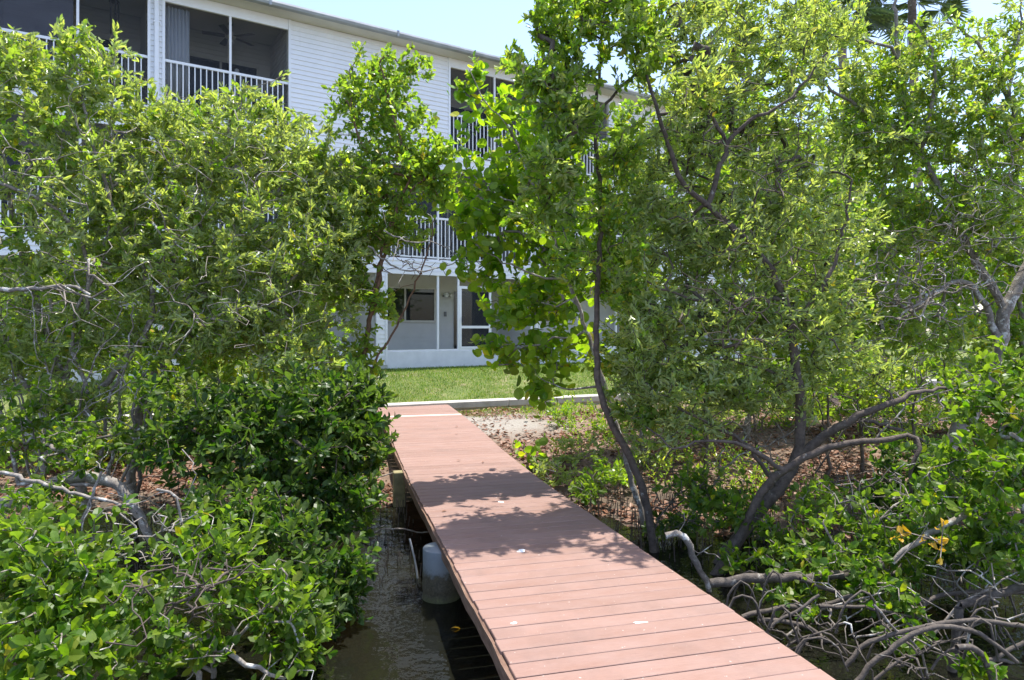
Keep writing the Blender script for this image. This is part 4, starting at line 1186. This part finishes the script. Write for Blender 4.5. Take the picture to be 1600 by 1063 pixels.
sapling(33, 870, 720, 9.0, .35, .30, 20, 'silver', 'low grey green seedling clump on the dark soil by the deck edge')
sapling(34, 960, 740, 8.6, .45, .35, 24, 'green', 'leafy seedling at the foot of the thin upright trunk')
sapling(35, 930, 770, 8.2, .40, .30, 20, 'bright', 'bright seedling between the deck edge and the thin trunk')
sapling(36, 1100, 800, 7.2, .50, .30, 24, 'bright', 'bright seedling in front of the sunlit leaf litter')
sapling(37, 1180, 800, 7.0, .45, .25, 16, 'dark', 'dark seedling beside the base of the forked trunk')
sapling(38, 1010, 700, 9.4, .5, .4, 26, 'silver', 'grey green shrub clump just right of the thin upright trunk')
sapling(39, 1330, 790, 7.4, .45, .35, 22, 'bright', 'bright seedling on the leaf litter right of the forked trunk')
sapling(40, 1050, 830, 6.9, .35, .25, 16, 'dark', 'dark seedling by the broken root near the deck')
sapling(41, 590, 660, 10.0, .45, .3, 20, 'dark', 'dark leafy sapling at the far left corner of the boardwalk')
sapling(42, 960, 655, 11.5, .45, .4, 24, 'green', 'leafy sapling below the concrete cap right of the sand')
sapling(43, 1100, 670, 10.8, .5, .5, 28, 'silver', 'grey green shrub clump before the far end of the concrete cap')
sapling(44, 880, 650, 12.0, .35, .3, 16, 'green', 'small sapling by the grass strip at the concrete cap')

for k, (px, py, Z, ht, ln_x, lab) in enumerate([
        (1290, 740, 8.8, 1.5, .15, 'slender stem with sparse leaves just right of the forked trunk'),
        (1350, 730, 9.2, 1.7, -.1, 'slender stem with sparse leaves before the bare twig thicket'),
        (1190, 720, 9.4, 1.5, -.2, 'slender stem with sparse leaves left of the forked trunk'),
        (1420, 760, 8.4, 1.4, .2, 'slender stem with sparse leaves under the thick fork'),
        (1100, 720, 9.0, 1.3, .1, 'slender stem with sparse leaves beyond the orange leaf litter'),
        (1500, 740, 8.8, 1.6, -.15, 'slender stem with sparse leaves behind the right edge bush'),
        (210, 740, 7.8, 1.6, .2, 'slender stem with sparse leaves in the fan of left stems'),
        (330, 740, 8.2, 1.5, -.2, 'slender stem with sparse leaves behind the dark glossy bush')]):
    t = Tree(140+k); t.dens = 1.0
    gp = at(px, py, Z); gp[2] = float(ground_z(gp[0], gp[1]))-.02
    t.limb([gp, gp+np.array([ln_x*.4, 0, ht*.35]), gp+np.array([ln_x*.5, .1, ht*.7]), gp+np.array([ln_x, .1, ht])], .028, .010)
    t.limb([gp+np.array([ln_x*.4, 0, ht*.35]), gp+np.array([-ln_x, -.1, ht*.7]), gp+np.array([-ln_x*1.8, -.2, ht*.95])], .014, .006)
    pyt = HZ-(gp[2]+ht*.85-EYE)*F/Z
    t.blob(px, pyt, Z, .7*F/Z, .5*F/Z, .6, 75)
    finish(t, 'mangrove_sapling', lab, 'tree', ('green', 'silver', 'bright')[k % 3], 'bark_dark', 6, group='slender stems on the bank')
def shrub(seed, px, py, Z, w, h, n, leaf, label):
    t = Tree(seed); gp = at(px, py, Z); gp[2] = float(ground_z(gp[0], gp[1])) if bdist(gp[0], gp[1]) < 0 else .8
    t.limb([gp, gp+np.array([.05, 0, h*.5]), gp+np.array([0, .05, h*.9])], .02, .008)
    t.limb([gp, gp+np.array([w*.5, 0, h*.4]), gp+np.array([w*.8, -.1, h*.6])], .012, .006)
    t.limb([gp, gp+np.array([-w*.5, 0, h*.4]), gp+np.array([-w*.8, -.1, h*.6])], .012, .006)
    t.floor = gp[2]+.05
    t.blob(px, HZ-(gp[2]+h*.5-EYE)*F/Z, Z, w*F/Z, h*.5*F/Z, w*.8, n)
    finish(t, 'shrub', label, 'shrub', leaf, 'bark_grey', 5, 1.15, 'shrubs along the bulkhead')
shrub(171, 1080, 640, 12.2, 1.0, 1.35, 140, 'silver', 'grey green shrub before the bulkhead right of the thin trunk')
shrub(172, 1230, 650, 12.0, 1.1, 1.35, 150, 'green', 'green shrub before the bulkhead behind the forked trunk')
shrub(173, 1400, 660, 11.4, 1.1, 1.4, 150, 'silver', 'grey green shrub before the bulkhead behind the slender stems')
shrub(174, 1560, 660, 11.0, 1.1, 1.4, 150, 'green', 'green shrub before the bulkhead at the right edge')
shrub(175, 1320, 640, 13.4, 1.0, 1.4, 130, 'green', 'small green shrub close against the concrete cap on the right')
shrub(176, 60, 690, 9.6, 1.0, 1.0, 100, 'green', 'green shrub behind the whitish log at the left edge')
shrub(177, 200, 680, 10.0, 1.0, .9, 90, 'silver', 'grey green shrub before the bulkhead behind the left stems')
shrub(178, 430, 690, 9.4, 1.0, 1.2, 120, 'dark', 'dark shrub before the bulkhead behind the glossy deckside bush')
# -- sabal palms behind
def palm(seed, px, py, Z, label, nf=26, R=1.05):
    rng = np.random.default_rng(seed)
    top = at(px, py, Z); gx, gy = top[0]+.3, top[1]+.1
    gz = float(lawn_z(bdist(gx, gy))) if bdist(gx, gy) > 0 else float(ground_z(gx, gy))
    root = empty('sabal_palm', (gx, gy, gz), label, 'palm', 'fan palms behind the trees')
    b = np.array([gx, gy, gz]); tt = Tree(seed)
    tt.limb([b, b+(top-b)*.4+np.array([.08, 0, 0]), b+(top-b)*.8, top], .13, .11, step=.12, wig=.006)
    V, Q = tt.wood(10, .02, .3); link('trunk', np_mesh('trunk', V-b, Q, smooth=True), M['palm_trunk'], root)
    Vs, Ts = [], []
    for f in range(nf):
        az = f*2.4+rng.uniform(-.2, .2); el = radians(75-110*(f/nf)+rng.uniform(-8, 8))
        ax = np.array([cos(az)*cos(el), sin(az)*cos(el), sin(el)])
        sd_ = unit(np.cross(ax, [0, 0, 1.])); up = np.cross(sd_, ax)
        hub = top+ax*R*rng.uniform(.75, 1.0)
        o = len(Vs); wst = .014
        Vs += [top+sd_*wst, top-sd_*wst, hub-sd_*wst+up*.01, hub+sd_*wst+up*.01]; Ts += [(o, o+1, o+2), (o, o+2, o+3)]
        for k in range(26):
            th = radians(-130+260*k/25)
            dr = unit(ax*cos(th)+sd_*sin(th)+up*(.18*abs(sin(th))))
            L = R*rng.uniform(.75, .95)*(1-.25*abs(th)/2.3)
            w_v = unit(np.cross(dr, up))*.016
            m1 = hub+dr*L*.55; tp = hub+dr*L+np.array([0, 0, -.20*L])
            o = len(Vs); Vs += [hub, m1+w_v, tp, m1-w_v]; Ts += [(o, o+1, o+2), (o, o+2, o+3)]
    link('crown', np_mesh('crown', np.array(Vs)-b, None, Ts), M['leaf_palm'], root)
palm(51, 1425, 0, 19.0, 'fan palm showing against the sky above the gnarled tree')
palm(52, 1315, 15, 18.0, 'fan palm with drooping fronds beside the sky gap')

# ------------------------------------------------------------------ dead branches and logs
def dead(label, pts, r0, r1, mat='bark_pale', name='dead_branch', cat='branch', twigs=0, seed=1, n=8, wig=.008):
    t = Tree(seed); t.limb(pts, r0, r1, step=.06, wig=wig)
    if twigs:
        A = np.array(t.P)
        for k in range(twigs):
            p = A[t.rng.integers(len(A)//4, len(A))]; t.twig(p+t.rng.normal(0, .22, 3)+np.array([0, 0, .05]), step=.06, keep=False)
    V, Q = t.wood(n, .0035, .2); b = t.P[0]
    o = link(name, np_mesh(name, V-b, Q, smooth=True), M[mat], None, tuple(b))
    tag(o, label, cat, 'dead wood in the mangroves'); return o
dead('grey fallen limb slanting up to the right edge above the water', pl(5.0, (1395, 880), (1425, 850), (1490, 815), (1550, 780), (1610, 750)), .018, .034, twigs=6, seed=61)
dead('thick pale log lying across the left bank under the bare stems', pl(6.0, (-30, 800), (40, 775), (110, 748), (170, 752), (215, 800), (240, 850)), .07, .035, seed=62, twigs=8)
dead('whitish thin branch crossing the left log from the picture edge', pl(5.6, (-20, 735), (60, 755), (130, 775), (200, 790)), .018, .012, seed=63, twigs=5)
dead('short white weathered branch standing on the left log', pl(5.6, (125, 820), (145, 775), (158, 735)), .016, .010, seed=64, twigs=3)
dead('forked grey branch sticking out of the water at the bottom left', pl(4.0, (290, 992), (320, 1005), (370, 1030), (440, 1062)), .022, .010, seed=65, twigs=7)
dead('upright grey stub under the forked branch at the bottom left', pl(4.0, (300, 1000), (308, 1040), (310, 1090)), .018, .018, seed=66)
dead('white horizontal branch low across the left tree', pl(6.2, (-20, 455), (50, 450), (120, 448), (140, 460)), .022, .012, seed=67, twigs=4)
dead('curved white twig arching over the left mangroves', pl(4.6, (245, 765), (275, 780), (283, 820), (290, 850)), .010, .006, seed=68, twigs=4)
dead('gnarled broken root bending down beside the deck', pl(5.6, (1040, 838), (1070, 840), (1082, 868), (1095, 895), (1108, 920), (1112, 950)), .030, .022, 'bark_grey', seed=69, twigs=3)
dead('thick grey log lying above the water behind the deck edge', pl(5.1, (1110, 912), (1180, 905), (1250, 902), (1320, 898), (1380, 880)), .036, .034, 'root', seed=70, twigs=5)
dead('thin dark branch floating beside the white pile', pl(6.6, (480, 905), (560, 895), (640, 872)), .010, .008, 'bark_dark', seed=71)
dead('bare stick lying across the mud under the deck side', pl(6.9, (540, 862), (600, 828), (660, 832), (700, 828)), .010, .006, 'bark_grey', seed=72, twigs=3)
dead('pale twig reaching from the mud toward the far boards', pl(8.6, (545, 770), (585, 750), (625, 735)), .010, .006, 'bark_grey', seed=73, twigs=2)
dead('long thin leaning stick in front of the arched roots', pl(4.2, (1365, 945), (1400, 985), (1440, 1020), (1450, 1075)), .008, .007, 'bark_grey', seed=74, twigs=2)
dead('dark fallen branch lying on the leaf litter beyond the forked trunk', pl(8.0, (1340, 655), (1400, 670), (1470, 700), (1520, 715)), .025, .012, 'bark_dark', seed=75, twigs=5)
dead('bare pale twigs curving across the porch opening from the reddish stem', pl(7.7, (575, 385), (610, 412), (650, 424), (690, 418), (722, 405)), .012, .006, twigs=12, seed=77)
dead('bare pale twig forking above the porch window', pl(7.6, (600, 360), (640, 380), (675, 378), (705, 392)), .010, .005, twigs=9, seed=78)
rod = dead('thin grey rod leaning in the water beside the white pile', pl(5.9, (640, 842), (650, 885), (656, 940)), .008, .008, 'rod', 'metal_rod', 'rod', seed=76, wig=0.0)
del rod['group']
# dense bare twig tangle low on the left and among roots on the right
for k, (px, py, Z, rx, ry, lab) in enumerate([(130, 640, 6.6, 140, 110, 'tangle of bare grey twigs among the left stems'), (300, 930, 3.7, 130, 70, 'tangle of bare twigs in the yellow green bush at the bottom left'),
                                             (220, 840, 4.5, 120, 60, 'tangle of pale twigs over the left log'), (1300, 950, 4.8, 150, 60, 'tangle of grey twigs above the roots beside the deck'), (1520, 930, 4.6, 100, 60, 'tangle of grey twigs at the right edge above the roots'), (1450, 620, 7.0, 140, 70, 'tangle of grey twigs in front of the thick fork'), (1180, 700, 6.6, 110, 60, 'tangle of fine twigs around the crossing lichen limbs'), (1420, 780, 5.4, 120, 60, 'tangle of fine twigs around the grey fallen limb'), (1250, 1000, 4.5, 90, 50, 'tangle of dark twigs over the water nearest the deck edge'), (1430, 1020, 4.1, 110, 45, 'tangle of dark twigs over the water in the bottom right corner'), (1110, 650, 7.4, 120, 70, 'tangle of fine dark twigs between the thin trunk and the forked trunk'), (1340, 660, 7.2, 110, 80, 'tangle of fine dark twigs right behind the forked trunk'), (1060, 770, 6.6, 70, 70, 'tangle of fine dark twigs at the foot of the thin trunk'), (1330, 770, 6.2, 90, 60, 'tangle of fine dark twigs under the arching lichen limb')]):
    t = Tree(90+k); t.limb(pl(Z, (px-rx*.6, py+ry), (px-rx*.2, py+ry*.2), (px+rx*.3, py-ry*.2), (px+rx*.7, py-ry*.6)), .010, .005)
    t.back = 0; t.dens = 1.0; t.blob(px, py, Z, rx, ry, .45, 75, keep=False)
    V, Q = t.wood(6, .0036, .05); b = t.P[0]
    o = link('twig_tangle', np_mesh('twig_tangle', V-b, Q, smooth=True), M['bark_pale' if k in (0, 2) else ('root' if k >= 8 else ('bark_dark' if k == 1 else 'bark_grey'))], None, tuple(b))
    tag(o, lab, 'dead twigs', 'dead wood in the mangroves')
# yellow leaves on the right bush, as a sprig
t = Tree(99); t.limb(pl(4.95, (1400, 880), (1430, 845), (1450, 820)), .005, .003)
t.limb(pl(4.95, (1415, 862), (1450, 880), (1470, 860)), .004, .003)
t.back = -.2; t.dens = 1; t.blob(1445, 850, 4.75, 46, 40, .15, 7)
finish(t, 'yellow_sprig', 'sprig of yellow dying mangrove leaves over the roots on the right', 'branch', 'bright', 'bark_grey', 5, dens=.4, scale=.8)
for o in bpy.data.objects:
    if o.name == 'yellow_sprig':
        for ch in o.children:
            if ch.name.startswith('crown'): ch.data.materials[0] = M['leaf_yellow']; ch.name = 'leaves'

# ------------------------------------------------------------------ ground cover
rng = np.random.default_rng(321)
def scatter_leaves(n, xr, yr, zf, cond, length, mat, name, label, cat, kind='simple', tilt=.35, lift=.008):
    x = rng.uniform(*xr, n*3); y = rng.uniform(*yr, n*3); ok = cond(x, y); x, y = x[ok][:n], y[ok][:n]
    z = zf(x, y)+rng.uniform(lift*.5, lift*3, len(x))
    a = rng.uniform(0, 2*pi, len(x))
    nrm = unit(np.stack([rng.normal(0, tilt, len(x)), rng.normal(0, tilt, len(x)), np.ones(len(x))], 1))
    l = np.stack([np.cos(a), np.sin(a), np.zeros(len(x))], 1); l = unit(l-nrm*(l*nrm).sum(1)[:, None]); w = np.cross(nrm, l)
    Ls = length*rng.uniform(.6, 1.4, len(x))
    V, Q, T_ = leaf_mesh(rng, np.stack([x, y, z], 1), l, w, nrm, Ls, Ls*.48, kind)
    o = link(name, np_mesh(name, V, Q, T_), M[mat]); tag(o, label, cat, None, 'stuff'); return o
def shore(x, y):
    z = ground_z(x, y)
    deck = np.abs(x-(1.63-.2624*y)) < .80
    den = .25+.75*(wob(x*2.1, y*2.1) > -.05)
    sandy = np.exp(-(((x+.1)/1.4)**2+((y-12.4)/1.6)**2))
    return (z > .0) & (bdist(x, y) < -.15) & ~deck & (rng.uniform(0, 1, len(x)) < den*(1-.9*sandy))
scatter_leaves(34000, (-8.5, 10.5), (5.6, 14.5), ground_z, shore, .075, 'leaf_litter', 'leaf_litter', 'reddish brown fallen leaves covering the bank', 'leaf litter')
def blades(x, y, z, h, wd, name, label):
    n = len(x); a = rng.uniform(0, 2*pi, n)
    ln_ = np.stack([np.cos(a)*rng.uniform(.1, .9, n), np.sin(a)*rng.uniform(.1, .9, n), np.ones(n)], 1); ln_ = unit(ln_)
    w = unit(np.stack([-np.sin(a), np.cos(a), np.zeros(n)], 1)); H = h*rng.uniform(.5, 1.3, n)
    b = np.stack([x, y, z], 1)
    V = np.stack([b+w*wd, b-w*wd, b+ln_*H[:, None]], 1).reshape(-1, 3)
    o = link(name, np_mesh(name, V, None, np.arange(3*n).reshape(-1, 3)), M['grass']); tag(o, label, 'grass', None, 'stuff')
n = 110000
s_ = rng.uniform(-7, 11, n); b_ = rng.uniform(.16, 4.4, n)
keep = (wob(s_*2.2, b_*2.2) < .42) | (rng.uniform(0, 1, n) < .35); s_, b_ = s_[keep], b_[keep]
blades(BP[0]+s_*BD[0]+b_*BN[0], BP[1]+s_*BD[1]+b_*BN[1], lawn_z(b_), .05, .006, 'grass', 'short green grass growing on the lawn')
n = 9000
s_ = rng.uniform(.65, 4.5, n); b_ = -rng.uniform(.15, 1.3, n); keep = rng.uniform(0, 1, n) < np.exp(b_*1.6)*np.clip(1.5-s_*.3, .15, 1); s_, b_ = s_[keep], b_[keep]
gx, gy = BP[0]+s_*BD[0]+b_*BN[0], BP[1]+s_*BD[1]+b_*BN[1]
blades(gx, gy, ground_z(gx, gy), .06, .006, 'grass_strip', 'strip of grass between the concrete cap and the sand')
def undergrowth(n):
    x = rng.uniform(-7, 9, n*4); y = rng.uniform(6.6, 14.2, n*4)
    z = ground_z(x, y); deck = np.abs(x-(1.63-.2624*y)) < .95
    sandy = np.exp(-(((x+.2)/1.2)**2+((y-12.4)/1.3)**2))
    patch = wob(x*1.7+5, y*1.7) > .02
    ok = (z > .03) & (bdist(x, y) < -.25) & ~deck & patch & (rng.uniform(0, 1, len(x)) > sandy*1.1)
    x, y, z = x[ok][:n], y[ok][:n], z[ok][:n]
    parts = []
    for f, lo, hi in ((.4, .05, .16), (.7, .12, .26), (1.0, .2, .42)):
        m = rng.uniform(0, 1, len(x)) < .8
        p = np.stack([x[m]+rng.normal(0, .06, m.sum()), y[m]+rng.normal(0, .06, m.sum()), z[m]+rng.uniform(lo, hi, m.sum())], 1)
        d = unit(np.stack([rng.normal(0, .35, m.sum()), rng.normal(0, .35, m.sum()), np.ones(m.sum())], 1))
        parts.append(leaves(rng, p, d, 7, .058, .026, .10, 'simple', (20, 80)))
    V, Q, T_ = join(parts)
    o = link('undergrowth', np_mesh('undergrowth', V, Q, T_), M['leaf_green']); tag(o, 'low green undergrowth of seedlings over the bank', 'undergrowth', None, 'stuff')
undergrowth(800)
# breathing roots sticking up from the mud
n = 1500
x = rng.uniform(-4.5, 6.5, n); y = rng.uniform(5.2, 8.6, n)
ok = (ground_z(x, y) > -.22) & (ground_z(x, y) < .14) & (np.abs(x-(1.63-.2624*y)) > .72)
x, y = x[ok], y[ok]; z = ground_z(x, y); h = rng.uniform(.10, .24, len(x))
Vp, Qp = [], []
for k in range(len(x)):
    o = len(Vp); tx, ty = rng.normal(0, .015, 2)
    for zz, r_ in ((-.03, .006), (h[k], .0035)):
        for q in range(4): Vp.append((x[k]+r_*cos(q*pi/2)+tx*(zz > 0), y[k]+r_*sin(q*pi/2)+ty*(zz > 0), z[k]+zz))
    for q in range(4): Qp.append((o+q, o+(q+1) % 4, o+4+(q+1) % 4, o+4+q))
    Qp.append((o+4, o+5, o+6, o+7))
o = link('breathing_roots', np_mesh('breathing_roots', np.array(Vp), Qp), M['bark_dark']); tag(o, 'dark pencil thin breathing roots standing in the mud', 'roots', None, 'stuff')

# a floating yellow leaf and a scrap on the lawn
def one_leaf(name, p, ang, L, W, mat, label, cat, tilt=0.0, kind='oval'):
    l = np.array([[cos(ang), sin(ang), tilt]]); nn = unit(np.array([[0, 0, 1.]])-l*l[:, 2:3]*.9)
    V, Q, T_ = leaf_mesh(rng, np.zeros((1, 3)), unit(l), np.cross(nn, unit(l)), nn, np.array([L]), np.array([W]), kind)
    o = link(name, np_mesh(name, V, Q, T_), M[mat], None, tuple(p)); return tag(o, label, cat)
p = at(704, 983, 4.9); p[2] = .004
one_leaf('floating_leaf', p, 0.1, .075, .022, 'leaf_yellow', 'single yellowish leaf floating on the dark water beside the deck', 'leaf')
for px, py, lab in [(690, 801, 'dry curled leaf near the left edge between the two leafy shadows'), (720, 720, 'dry brown leaf on the boards above the farther leafy shadow'), (712, 667, 'pale fallen leaf on the boards just past the cream strip'), (716, 678, 'tan fallen leaf lower down from the cream strip'), (756, 722, 'pale fallen leaf on the middle of the farther boards')]:
    q = on_deck(px, py); q[2] += .006
    one_leaf('fallen_leaf', q, rng.uniform(0, 6), .06, .03, 'leaf_litter', lab, 'leaf', .1)['group'] = 'fallen leaves on the boardwalk'
